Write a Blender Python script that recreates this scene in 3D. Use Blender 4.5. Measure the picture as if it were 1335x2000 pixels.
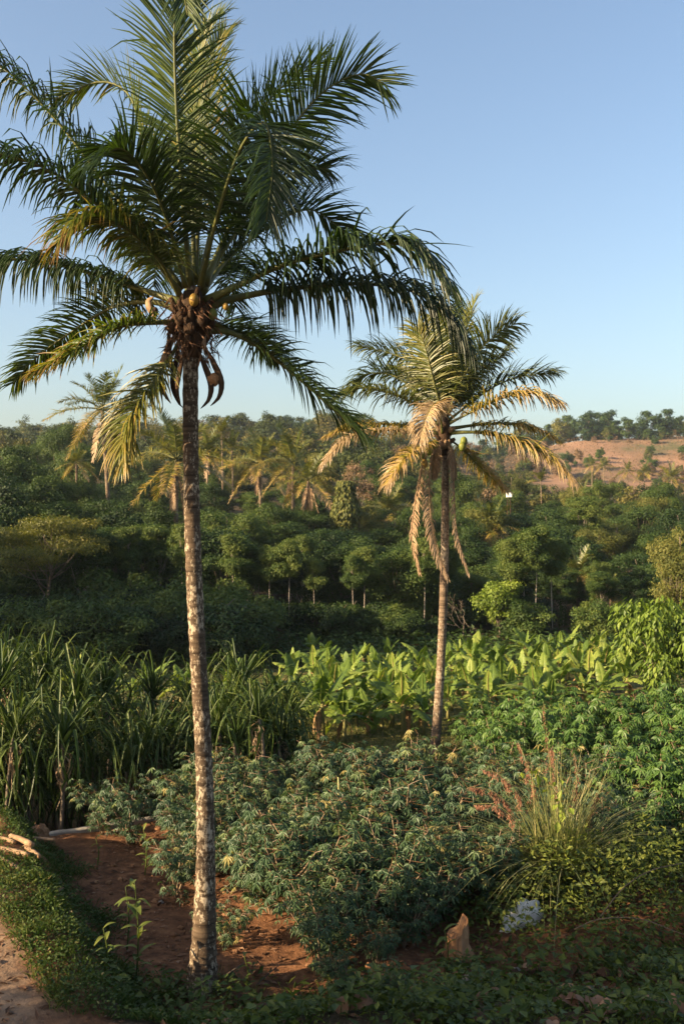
import bpy, math
import numpy as np
R = math.radians
for o in list(bpy.data.objects): bpy.data.objects.remove(o)
scene = bpy.context.scene
COL = scene.collection

# ------------------------------------------------------------------ camera
F = 1944.0; CZ = 6.5                      # focal length in photo pixels, eye height
cam = bpy.data.cameras.new('camera'); camo = bpy.data.objects.new('camera', cam); COL.objects.link(camo)
camo.location = (0, 0, CZ); camo.rotation_euler = (R(90), 0, 0)
cam.sensor_fit = 'VERTICAL'; cam.sensor_height = 36.0; cam.lens = 35.0
cam.clip_start = 0.1; cam.clip_end = 6000
cam.dof.use_dof = True; cam.dof.focus_distance = 14.5; cam.dof.aperture_fstop = 2.4
scene.camera = camo
# ------------------------------------------------------------------ sky, sun, exposure
SUN_EL = 21.0
TRAVEL = np.array([0.92, 0.39])           # the way the sunlight runs over the ground
w = bpy.data.worlds.new('World'); scene.world = w; w.use_nodes = True
nt = w.node_tree; bg = nt.nodes['Background']
sky = nt.nodes.new('ShaderNodeTexSky'); sky.sky_type = 'NISHITA'; sky.sun_disc = False
sky.sun_elevation = R(SUN_EL); sky.air_density = 1.05; sky.dust_density = 2.8; sky.ozone_density = 1.4
# nishita: rotation 0 puts the sun on +Y, growing clockwise seen from above
sky.sun_rotation = math.atan2(-TRAVEL[0], -TRAVEL[1])
nt.links.new(sky.outputs[0], bg.inputs[0]); bg.inputs[1].default_value = 0.079
sun = bpy.data.lights.new('sun', 'SUN'); sun.energy = 4.9; sun.angle = R(0.5); sun.color = (1.0, 0.77, 0.48)
suno = bpy.data.objects.new('sun', sun); COL.objects.link(suno)
from mathutils import Vector
tv = Vector((TRAVEL[0]*math.cos(R(SUN_EL)), TRAVEL[1]*math.cos(R(SUN_EL)), -math.sin(R(SUN_EL))))
suno.rotation_euler = tv.to_track_quat('-Z', 'Y').to_euler()
scene.view_settings.view_transform = 'Standard'; scene.view_settings.look = 'None'
scene.view_settings.gamma = 1.0; scene.view_settings.use_curve_mapping = False
scene.view_settings.exposure = 1.68
scene.render.engine = 'CYCLES'
scene.cycles.use_denoising = True
scene.cycles.max_bounces = 6; scene.cycles.diffuse_bounces = 3; scene.cycles.glossy_bounces = 2
scene.cycles.transmission_bounces = 4; scene.cycles.volume_bounces = 0
scene.cycles.sample_clamp_indirect = 4.0

# ------------------------------------------------------------------ helpers
rng = np.random.RandomState(7)
def at(u, v, d):
    "photo pixel at depth d -> world point"
    return np.array([(u-667.5)/F*d, d, CZ + (1000.0-v)/F*d])
def on_ground(u, v):
    "where the view ray through a pixel meets the ground"
    d = 20.0
    for d in np.arange(8, 400, 0.05):
        p = at(u, v, d)
        if p[2] <= gz(p[0], p[1]): break
    return np.array([p[0], p[1], gz(p[0], p[1])])
def nrm(a): return a/np.maximum(np.linalg.norm(a, axis=-1, keepdims=True), 1e-9)
def sstep(a, b, x):
    t = np.clip((x-a)/(b-a), 0, 1); return t*t*(3-2*t)
def vary(r, n, lo, hi): return r.uniform(lo, hi, n)

class MB:
    "collects triangles and quads with one float per vertex"
    def __init__(s): s.V = []; s.Q = []; s.T = []; s.a = []; s.n = 0
    def add(s, V, Q=None, T=None, a=0.5):
        V = np.asarray(V, float).reshape(-1, 3)
        if Q is not None and len(Q): s.Q.append(np.asarray(Q, int).reshape(-1, 4)+s.n)
        if T is not None and len(T): s.T.append(np.asarray(T, int).reshape(-1, 3)+s.n)
        s.V.append(V); s.a.append(np.broadcast_to(np.asarray(a, float).ravel() if np.ndim(a) else a, (len(V),)))
        s.n += len(V); return s
    def arrays(s):
        return (np.concatenate(s.V), np.concatenate(s.Q) if s.Q else np.zeros((0, 4), int),
                np.concatenate(s.T) if s.T else np.zeros((0, 3), int), np.concatenate(s.a))
    def mesh(s, name, mat, smooth=False):
        V, Q, T, a = s.arrays(); me = bpy.data.meshes.new(name)
        me.vertices.add(len(V)); me.vertices.foreach_set('co', V.astype(np.float32).ravel())
        li = np.concatenate([Q.ravel(), T.ravel()]).astype(np.int32)
        st = np.concatenate([np.arange(len(Q))*4, len(Q)*4+np.arange(len(T))*3]).astype(np.int32)
        me.loops.add(len(li)); me.loops.foreach_set('vertex_index', li)
        me.polygons.add(len(st)); me.polygons.foreach_set('loop_start', st)
        me.polygons.foreach_set('use_smooth', np.full(len(st), smooth))
        at_ = me.attributes.new('v', 'FLOAT', 'POINT'); at_.data.foreach_set('value', a.astype(np.float32))
        me.update(calc_edges=True); me.materials.append(mat); return me

def tube(mb, P, rad, n=8, a=0.5, cap=True, squash=None):
    P = np.asarray(P, float); k = len(P); rad = np.broadcast_to(rad, (k,)).astype(float)
    T = nrm(np.gradient(P, axis=0)); ref = np.array([1., 0, 0]) if abs(T[0][0]) < .8 else np.array([0, 1., 0])
    A = nrm(np.cross(T, ref)); B = np.cross(T, A)
    th = np.arange(n)/n*2*math.pi
    V = P[:, None]+rad[:, None, None]*(np.cos(th)[None, :, None]*A[:, None]*(squash or 1)+np.sin(th)[None, :, None]*B[:, None])
    i = np.arange(k-1)[:, None]*n; j = np.arange(n)[None]; j2 = (j+1) % n
    Q = np.stack([i+j, i+j2, i+n+j2, i+n+j], -1).reshape(-1, 4)
    V = V.reshape(-1, 3); T3 = None
    if cap:
        V = np.concatenate([V, P[:1], P[-1:]]); c0 = k*n; c1 = c0+1; b = (k-1)*n
        T3 = [[c0, (q+1) % n, q] for q in range(n)]+[[c1, b+q, b+(q+1) % n] for q in range(n)]
    if np.ndim(a): a = np.concatenate([np.repeat(a, n), a[:1], a[-1:]]) if cap else np.repeat(a, n)
    mb.add(V, Q, T3, a); return mb
def spline(C, n=24):
    "Catmull-Rom through C, resampled evenly"
    C = np.asarray(C, float); E = np.concatenate([[2*C[0]-C[1]], C, [2*C[-1]-C[-2]]]); out = []
    for i in range(1, len(E)-2):
        t = np.linspace(0, 1, 16, endpoint=False)[:, None]; p0, p1, p2, p3 = E[i-1:i+3]
        out.append(.5*((2*p1)+(-p0+p2)*t+(2*p0-5*p1+4*p2-p3)*t**2+(-p0+3*p1-3*p2+p3)*t**3))
    out = np.concatenate(out+[C[-1:]]); s = np.concatenate([[0], np.cumsum(np.linalg.norm(np.diff(out, axis=0), axis=1))])
    q = np.linspace(0, s[-1], n); return np.stack([np.interp(q, s, out[:, k]) for k in range(3)], 1)
def kites(mb, P, D, N, L, W, a, fold=.12, droop=.1):
    "many small leaves: base, two edges and tip, creased along the middle"
    D = nrm(D); S = nrm(np.cross(D, N)); N = np.cross(S, D); L = np.asarray(L)[:, None]; W = np.asarray(W)[:, None]
    V = np.stack([P, P+D*.45*L+S*W*.5+N*fold*W, P+D*L-np.array([0, 0, 1.])*droop*L, P+D*.45*L-S*W*.5+N*fold*W], 1)
    b = np.arange(len(P))[:, None]*4
    T = np.concatenate([b+[0, 1, 2], b+[0, 2, 3]]); mb.add(V.reshape(-1, 3), None, T, np.repeat(a, 4)); return mb

def obj(name, me, parent=None, loc=None, rot=None, sc=None):
    o = bpy.data.objects.new(name, me); COL.objects.link(o)
    if parent: o.parent = parent
    if loc is not None: o.location = loc
    if rot is not None: o.rotation_euler = rot
    if sc is not None: o.scale = (sc,)*3 if np.ndim(sc) == 0 else sc
    return o
def tag(o, label, cat, group=None):
    o['label'] = label; o['category'] = cat
    if group: o['group'] = group
    return o
def thing(name, label, cat, loc, rotz=0, group=None, sc=None):
    return tag(obj(name, None, None, loc, (0, 0, rotz), sc), label, cat, group)
def stuff(o, label=None, cat=None):
    o['kind'] = 'stuff'
    if label: tag(o, label, cat)
    return o
def structure(o): o['kind'] = 'structure'; return o

# ------------------------------------------------------------------ materials
def nodes(name):
    m = bpy.data.materials.new(name); m.use_nodes = True; t = m.node_tree; t.nodes.clear()
    return m, t, (lambda k, **kw: [n := t.nodes.new(k), [setattr(n, a, b) for a, b in kw.items()]][0])
def ramp(t, n, src, stops):
    r = n('ShaderNodeValToRGB'); e = r.color_ramp.elements
    while len(e) < len(stops): e.new(0.5)
    for q, (p, c) in zip(e, stops): q.position = p; q.color = (*c, 1)
    t.links.new(src, r.inputs[0]); return r
def leaf_mat(name, stops, rough=.45, trans=.3, spec=.4, tint=(1.1, 1.25, .45), objvar=.25):
    m, t, n = nodes(name)
    at_ = n('ShaderNodeAttribute', attribute_name='v'); oi = n('ShaderNodeObjectInfo')
    mr = n('ShaderNodeMapRange'); mr.inputs[3].default_value = -objvar; mr.inputs[4].default_value = objvar
    t.links.new(oi.outputs['Random'], mr.inputs[0])
    ad = n('ShaderNodeMath', operation='ADD', use_clamp=True); t.links.new(at_.outputs['Fac'], ad.inputs[0]); t.links.new(mr.outputs[0], ad.inputs[1])
    r = ramp(t, n, ad.outputs[0], stops)
    b = n('ShaderNodeBsdfPrincipled'); b.inputs['Roughness'].default_value = rough; b.inputs['Specular IOR Level'].default_value = spec
    t.links.new(r.outputs[0], b.inputs['Base Color'])
    tr = n('ShaderNodeBsdfTranslucent'); mx = n('ShaderNodeMix', data_type='RGBA', blend_type='MULTIPLY'); mx.inputs[0].default_value = 1
    t.links.new(r.outputs[0], mx.inputs[6]); mx.inputs[7].default_value = (*tint, 1); t.links.new(mx.outputs[2], tr.inputs[0])
    ms = n('ShaderNodeMixShader'); ms.inputs[0].default_value = trans
    t.links.new(b.outputs[0], ms.inputs[1]); t.links.new(tr.outputs[0], ms.inputs[2])
    o = n('ShaderNodeOutputMaterial'); t.links.new(ms.outputs[0], o.inputs[0]); return m
def noise_mat(name, stops, scale=4., rough=.85, detail=6., bump=.3, bscale=None, stretch=(1, 1, 1), spec=.2, bdist=.03):
    m, t, n = nodes(name)
    tc = n('ShaderNodeTexCoord'); mp = n('ShaderNodeMapping'); mp.inputs['Scale'].default_value = stretch
    t.links.new(tc.outputs['Object'], mp.inputs[0])
    nz = n('ShaderNodeTexNoise'); nz.inputs['Scale'].default_value = scale; nz.inputs['Detail'].default_value = detail
    nz.inputs['Roughness'].default_value = .65; t.links.new(mp.outputs[0], nz.inputs[0])
    r = ramp(t, n, nz.outputs[0], stops)
    b = n('ShaderNodeBsdfPrincipled'); b.inputs['Roughness'].default_value = rough; b.inputs['Specular IOR Level'].default_value = spec
    t.links.new(r.outputs[0], b.inputs['Base Color'])
    n2 = n('ShaderNodeTexNoise'); n2.inputs['Scale'].default_value = bscale or scale*3; n2.inputs['Detail'].default_value = 8
    t.links.new(mp.outputs[0], n2.inputs[0])
    bp = n('ShaderNodeBump'); bp.inputs['Strength'].default_value = bump; bp.inputs['Distance'].default_value = bdist
    t.links.new(n2.outputs[0], bp.inputs['Height']); t.links.new(bp.outputs[0], b.inputs['Normal'])
    o = n('ShaderNodeOutputMaterial'); t.links.new(b.outputs[0], o.inputs[0]); return m

M = {}
M['palm'] = leaf_mat('coconut_leaf', [(0, (.016, .032, .010)), (.45, (.032, .058, .013)), (.75, (.085, .115, .018)), (.88, (.22, .18, .03)), (1, (.22, .12, .05))], rough=.45, trans=.34, spec=.4, tint=(1.25, 1.3, .4), objvar=.10)
M['palm_old'] = leaf_mat('coconut_leaf_old', [(0, (.026, .042, .010)), (.4, (.075, .095, .016)), (.65, (.18, .16, .025)), (.85, (.34, .22, .05)), (1, (.36, .25, .14))], rough=.42, trans=.25, objvar=.07)
M['palm_dead'] = leaf_mat('coconut_leaf_dead', [(0, (.16, .10, .06)), (.5, (.34, .235, .145)), (1, (.50, .38, .26))], rough=.8, trans=.15, spec=.1, tint=(1, .9, .6))
M['rachis'] = noise_mat('frond_stalk', [(.3, (.05, .065, .018)), (.7, (.13, .12, .035))], 6, .5, bump=.1, stretch=(1, 1, .3))
M['rachis_dead'] = noise_mat('dead_frond_stalk', [(.3, (.14, .085, .045)), (.7, (.30, .20, .12))], 6, .8, bump=.2)
M['fibre'] = noise_mat('crown_fibre', [(.3, (.018, .011, .007)), (.65, (.075, .042, .022)), (.8, (.14, .08, .045))], 14, .9, bump=.6, stretch=(1, 1, .25))
M['nut'] = noise_mat('coconut_husk', [(.3, (.16, .10, .02)), (.7, (.36, .22, .05))], 5, .45, bump=.05)
M['nut_green'] = noise_mat('green_coconut_husk', [(.3, (.08, .12, .02)), (.7, (.17, .18, .035))], 5, .45, bump=.05)
def trunk_mat(name, dark, mid, pale, lich=.53, ring=9.):
    m, t, n = nodes(name); tc = n('ShaderNodeTexCoord')
    mp = n('ShaderNodeMapping'); mp.inputs['Scale'].default_value = (1, 1, .55); t.links.new(tc.outputs['Object'], mp.inputs[0])
    a = n('ShaderNodeTexNoise'); a.inputs['Scale'].default_value = 24; a.inputs['Detail'].default_value = 7; a.inputs['Roughness'].default_value = .7
    t.links.new(mp.outputs[0], a.inputs[0])
    big = n('ShaderNodeTexNoise'); big.inputs['Scale'].default_value = 1.6; big.inputs['Detail'].default_value = 3; t.links.new(tc.outputs['Object'], big.inputs[0])
    ad = n('ShaderNodeMath', operation='ADD'); t.links.new(a.outputs[0], ad.inputs[0])
    bm = n('ShaderNodeMath', operation='MULTIPLY_ADD'); bm.inputs[1].default_value = .5; bm.inputs[2].default_value = -.25
    t.links.new(big.outputs[0], bm.inputs[0]); t.links.new(bm.outputs[0], ad.inputs[1])
    mp2 = n('ShaderNodeMapping'); mp2.inputs['Scale'].default_value = (.6, .6, 14); t.links.new(tc.outputs['Object'], mp2.inputs[0])
    rg = n('ShaderNodeTexNoise'); rg.inputs['Scale'].default_value = 1.3; rg.inputs['Detail'].default_value = 4; t.links.new(mp2.outputs[0], rg.inputs[0])
    base = ramp(t, n, rg.outputs[0], [(.35, dark), (.62, mid)])
    lk = ramp(t, n, ad.outputs[0], [(lich, (0, 0, 0)), (lich+.07, (1, 1, 1))])
    mx = n('ShaderNodeMix', data_type='RGBA'); t.links.new(lk.outputs[0], mx.inputs[0]); t.links.new(base.outputs[0], mx.inputs[6]); mx.inputs[7].default_value = (*pale, 1)
    b = n('ShaderNodeBsdfPrincipled'); b.inputs['Roughness'].default_value = .9; b.inputs['Specular IOR Level'].default_value = .15
    t.links.new(mx.outputs[2], b.inputs['Base Color'])
    bp = n('ShaderNodeBump'); bp.inputs['Strength'].default_value = .7; bp.inputs['Distance'].default_value = .015
    s2 = n('ShaderNodeMath', operation='ADD'); t.links.new(rg.outputs[0], s2.inputs[0]); t.links.new(a.outputs[0], s2.inputs[1])
    t.links.new(s2.outputs[0], bp.inputs['Height']); t.links.new(bp.outputs[0], b.inputs['Normal'])
    o = n('ShaderNodeOutputMaterial'); t.links.new(b.outputs[0], o.inputs[0]); return m
M['trunk'] = trunk_mat('coconut_trunk', (.038, .025, .016), (.115, .08, .052), (.38, .305, .215), .525)
M['trunk2'] = trunk_mat('coconut_trunk_pale', (.07, .048, .032), (.17, .12, .08), (.30, .24, .17), .53)
M['bark'] = noise_mat('tree_bark', [(.3, (.06, .045, .032)), (.7, (.20, .16, .12))], 5, .9, stretch=(1, 1, .3))
M['bark_pale'] = noise_mat('pale_tree_bark', [(.3, (.22, .18, .14)), (.7, (.42, .36, .29))], 5, .9, stretch=(1, 1, .3))
M['leaf_dark'] = leaf_mat('dark_broadleaf', [(0, (.009, .022, .006)), (.5, (.024, .050, .011)), (1, (.065, .098, .020))], rough=.58, trans=.2, spec=.25)
M['leaf_mid'] = leaf_mat('mid_broadleaf', [(0, (.020, .040, .008)), (.5, (.048, .084, .016)), (1, (.12, .148, .028))], rough=.58, trans=.25, spec=.25)
M['leaf_olive'] = leaf_mat('olive_broadleaf', [(0, (.036, .047, .010)), (.5, (.085, .098, .020)), (1, (.19, .17, .04))], rough=.58, trans=.25, spec=.25)
M['leaf_bright'] = leaf_mat('bright_broadleaf', [(0, (.05, .085, .010)), (.5, (.11, .165, .018)), (1, (.21, .26, .035))], rough=.5, trans=.3, spec=.3)
M['leaf_yellow'] = leaf_mat('yellow_feathery_leaf', [(0, (.05, .06, .008)), (.5, (.12, .12, .012)), (1, (.24, .20, .02))], rough=.5, trans=.3)
M['leaf_grey'] = leaf_mat('dry_pale_leaf', [(0, (.14, .12, .05)), (.5, (.24, .20, .09)), (1, (.38, .32, .16))], rough=.7, trans=.2)
M['leaf_russet'] = leaf_mat('russet_leaf', [(0, (.10, .06, .035)), (.5, (.18, .11, .06)), (1, (.26, .17, .09))], rough=.7, trans=.2)
M['banana'] = leaf_mat('banana_leaf', [(0, (.045, .085, .016)), (.5, (.13, .19, .032)), (.85, (.27, .31, .065)), (.93, (.40, .36, .11)), (1, (.36, .25, .12))], rough=.5, trans=.38, spec=.25, tint=(1.2, 1.25, .45), objvar=.32)
M['banana_dry'] = leaf_mat('dry_banana_leaf', [(0, (.12, .065, .03)), (1, (.34, .22, .11))], rough=.8, trans=.15, spec=.1, tint=(1, .9, .6))
M['banana_stem'] = noise_mat('banana_stem', [(.3, (.10, .09, .03)), (.7, (.22, .20, .07))], 4, .6, stretch=(1, 1, .2))
M['pandan'] = leaf_mat('screw_pine_leaf', [(0, (.014, .030, .008)), (.5, (.042, .070, .015)), (.85, (.13, .155, .035)), (1, (.30, .25, .09))], rough=.5, trans=.2, spec=.25, objvar=.22)
M['cassava'] = leaf_mat('cassava_leaf', [(0, (.028, .055, .028)), (.5, (.055, .096, .044)), (.85, (.12, .16, .055)), (1, (.26, .21, .07))], rough=.5, trans=.25, spec=.3, objvar=.22)
M['cassava2'] = leaf_mat('broad_cassava_leaf', [(0, (.030, .066, .016)), (.5, (.062, .122, .024)), (1, (.13, .20, .04))], rough=.5, trans=.28, spec=.3, objvar=.15)
M['cassava_stem'] = noise_mat('cassava_stem', [(.3, (.14, .09, .055)), (.7, (.30, .22, .14))], 8, .8)
M['petiole'] = leaf_mat('red_petiole', [(0, (.09, .045, .018)), (1, (.15, .07, .025))], rough=.5, trans=0.0)
M['weed'] = leaf_mat('weed_leaf', [(0, (.030, .048, .010)), (.5, (.070, .098, .018)), (1, (.15, .165, .03))], rough=.55, trans=.25, spec=.25)
M['grass'] = leaf_mat('grass_blade', [(0, (.02, .04, .008)), (.5, (.052, .086, .016)), (.85, (.12, .135, .035)), (1, (.30, .23, .10))], rough=.55, trans=.22, spec=.2)
M['straw'] = leaf_mat('straw_blade', [(0, (.13, .15, .045)), (.5, (.23, .22, .08)), (1, (.40, .33, .16))], rough=.5, trans=.2)
M['plume'] = leaf_mat('russet_plume', [(0, (.14, .055, .035)), (.5, (.26, .12, .07)), (1, (.38, .20, .12))], rough=.8, trans=.3, tint=(1, .8, .6))
M['litter'] = leaf_mat('fallen_leaf', [(0, (.07, .035, .018)), (.5, (.17, .085, .045)), (1, (.30, .18, .11))], rough=.75, trans=.1, spec=.2, tint=(1, .9, .7), objvar=.4)
M['wood'] = noise_mat('cut_wood', [(.3, (.15, .09, .05)), (.7, (.32, .21, .12))], 7, .8, stretch=(1, 1, .2))
M['stump'] = noise_mat('stump_wood', [(.3, (.20, .09, .04)), (.7, (.46, .25, .12))], 8, .85, bump=.6, stretch=(1, 1, .2))
M['cane'] = noise_mat('bamboo_cane', [(.3, (.30, .26, .10)), (.7, (.46, .41, .19))], 6, .5, bump=.1)
M['twig'] = noise_mat('dry_twig', [(.3, (.07, .05, .034)), (.7, (.16, .12, .08))], 9, .85)
M['sack'] = noise_mat('white_sack', [(.3, (.62, .58, .54)), (.7, (.82, .80, .77))], 9, .6, bump=.4)
M['stone'] = noise_mat('stone', [(.3, (.14, .12, .10)), (.7, (.30, .26, .22))], 5, .9, bump=.5)
M['concrete'] = noise_mat('concrete', [(.3, (.20, .17, .14)), (.7, (.38, .34, .29))], 3, .9, bump=.4)
M['clod'] = noise_mat('earth_clod', [(.3, (.13, .06, .03)), (.7, (.30, .16, .08))], 9, .95, bump=.8)
M['white_wall'] = noise_mat('white_wall', [(.3, (.68, .66, .63)), (.7, (.82, .81, .79))], 3, .8, bump=.1)
M['roof'] = noise_mat('roof_sheet', [(.3, (.20, .20, .20)), (.7, (.34, .33, .32))], 3, .6, bump=.1)

# ------------------------------------------------------------------ the ground
def wall_s(x, y): return -.496*(x+5.75)+.869*(y-20), .869*(x+5.75)+.496*(y-20)
def road_r(x, y): return .899*(x+3.3)+.439*(y-11.5)
def bumps(x, y): return .035*np.sin(2.1*x+1.3*y)+.03*np.sin(-1.7*x+2.9*y+1)+.02*np.sin(5.3*x+.7)*np.sin(4.7*y)
def gz(x, y):
    x = np.asarray(x, float); y = np.asarray(y, float)
    z = -.6*sstep(26, 42, y)
    s, al = wall_s(x, y)
    z = z-1.2*sstep(.12, .45, s)*(1-sstep(6, 9, s))*(1-sstep(5, 9, al))*sstep(-30, -20, x)
    rb = .9*(1-sstep(.35, 1.55, road_r(x, y)))*(1-sstep(-.6, .3, s))
    fb = .9*(1-sstep(10.8, 13.0+.35*np.sin(x*.9)+.16*np.maximum(x, 0), y))
    z = z+np.maximum(rb, fb)
    z = z+bumps(x, y)*np.clip((30-y)/10, .3, 1)*sstep(-.5, .6, road_r(x, y)+.4)
    t = np.maximum(y-56, 0); q = x/np.maximum(y, 1)
    left = 1-sstep(-.25, .12, q)
    slope = .055+.033*(1-sstep(-.05, .30, q))
    z = z+slope*np.minimum(t, 250)+.03*np.clip(y-306, 0, 400)
    z = z+.235*np.clip(y-268, 0, 82)*sstep(.08, .26, q)
    z = z+left*.03*np.clip(y-50, 0, 60)
    z = z+6.5*np.exp(-((q+.03)/.11)**2)*sstep(150, 290, y)
    z = z+1.1*np.sin(x*.045+y*.02)*sstep(80, 160, y)
    return z
def axis(lo, hi, a, b, d):
    mid = list(np.arange(a, b, d)); out = []; s = d; p = a
    while p > lo: s *= 1.16; p -= s; out.append(p)
    out = out[::-1]+mid; s = d; p = b
    while p < hi: out.append(p); s *= 1.11; p += s
    return np.array(out+[hi])
gx = axis(-900, 900, -8, 8, .14); gy = axis(-300, 900, 10, 24, .14)
GX, GY = np.meshgrid(gx, gy); mb = MB()
nx, ny = len(gx), len(gy); i = np.arange(ny-1)[:, None]*nx+np.arange(nx-1)[None]
mb.add(np.stack([GX, GY, gz(GX, GY)], -1), np.stack([i, i+1, i+nx+1, i+nx], -1))
def ground_mat():
    m, t, n = nodes('earth_and_grass'); g = n('ShaderNodeNewGeometry'); sp = n('ShaderNodeSeparateXYZ'); t.links.new(g.outputs['Position'], sp.inputs[0])
    def noise(sc, det=6, rough=.65):
        z = n('ShaderNodeTexNoise'); z.inputs['Scale'].default_value = sc; z.inputs['Detail'].default_value = det; z.inputs['Roughness'].default_value = rough
        t.links.new(g.outputs['Position'], z.inputs[0]); return z.outputs[0]
    def math_(op, a, b, clamp=False):
        k = n('ShaderNodeMath', operation=op, use_clamp=clamp)
        for q, v in enumerate((a, b)):
            if v is None: continue
            if isinstance(v, (int, float)): k.inputs[q].default_value = v
            else: t.links.new(v, k.inputs[q])
        return k.outputs[0]
    def smooth(v, a, b):
        k = n('ShaderNodeMapRange', interpolation_type='SMOOTHSTEP'); t.links.new(v, k.inputs[0]); k.inputs[1].default_value = a; k.inputs[2].default_value = b; return k.outputs[0]
    def mix(f, a, b):
        k = n('ShaderNodeMix', data_type='RGBA'); t.links.new(f, k.inputs[0]); t.links.new(a, k.inputs[6]); t.links.new(b, k.inputs[7]); return k.outputs[2]
    x, y = sp.outputs[0], sp.outputs[1]
    big, mid, fine = noise(.9), noise(4), noise(22)
    soil = ramp(t, n, mid, [(.3, (.065, .032, .018)), (.5, (.15, .07, .035)), (.72, (.27, .13, .062))]).outputs[0]
    road = ramp(t, n, mid, [(.3, (.13, .082, .053)), (.7, (.26, .175, .115))]).outputs[0]
    green = ramp(t, n, mid, [(.3, (.05, .05, .018)), (.55, (.10, .095, .03)), (.75, (.30, .20, .09))]).outputs[0]
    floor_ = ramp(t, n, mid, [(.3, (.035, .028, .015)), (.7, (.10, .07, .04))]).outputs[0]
    dry = ramp(t, n, noise(.05, 5), [(.34, (.10, .095, .045)), (.45, (.18, .115, .07)), (.58, (.25, .145, .09)), (.75, (.31, .20, .13))]).outputs[0]
    rr = math_('ADD', math_('MULTIPLY', math_('ADD', x, 3.3), .899), math_('MULTIPLY', math_('SUBTRACT', y, 11.5), .439))
    rr = math_('ADD', rr, math_('MULTIPLY', math_('SUBTRACT', big, .5), 1.2))
    c = mix(smooth(rr, -.35, .1), road, soil)
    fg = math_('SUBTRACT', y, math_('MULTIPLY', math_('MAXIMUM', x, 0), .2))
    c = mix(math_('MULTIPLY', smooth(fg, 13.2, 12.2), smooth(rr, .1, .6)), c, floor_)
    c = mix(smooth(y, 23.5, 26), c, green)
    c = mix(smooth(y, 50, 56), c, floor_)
    hill = math_('MULTIPLY', smooth(y, 225, 268), smooth(math_('DIVIDE', x, y), .17, .22))
    c = mix(hill, c, dry)
    b = n('ShaderNodeBsdfPrincipled'); b.inputs['Roughness'].default_value = .95; b.inputs['Specular IOR Level'].default_value = .1
    t.links.new(c, b.inputs['Base Color'])
    bp = n('ShaderNodeBump'); bp.inputs['Strength'].default_value = .8; bp.inputs['Distance'].default_value = .05
    t.links.new(math_('ADD', mid, math_('MULTIPLY', fine, .5)), bp.inputs['Height']); t.links.new(bp.outputs[0], b.inputs['Normal'])
    o = n('ShaderNodeOutputMaterial'); t.links.new(b.outputs[0], o.inputs[0]); return m
structure(obj('ground', mb.mesh('ground', ground_mat(), True)))

# low concrete wall along the ditch
mb = MB(); A = np.array([-5.95, 19.9]); B = np.array([4.5, 25.86]); dr = (B-A)/np.linalg.norm(B-A); nn = np.array([-dr[1], dr[0]])
ss = np.linspace(0, np.linalg.norm(B-A), 40); sec = [(-.07, -1.3), (.09, -1.3), (.09, .05), (.07, .07), (-.05, .07), (-.07, .05)]
V = []
for k, s_ in enumerate(ss):
    p = A+dr*s_; wob = .012*math.sin(k*1.7)
    V += [[p[0]+nn[0]*(a+wob), p[1]+nn[1]*(a+wob), b+.01*math.sin(k*2.3)] for a, b in sec]
q = len(sec); Q = [[k*q+j, k*q+(j+1) % q, (k+1)*q+(j+1) % q, (k+1)*q+j] for k in range(len(ss)-1) for j in range(q)]
mb.add(V, Q); tag(obj('retaining_wall', mb.mesh('retaining_wall', M['concrete'])), 'low concrete wall edging the bare soil before the dark ditch', 'wall')

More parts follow.
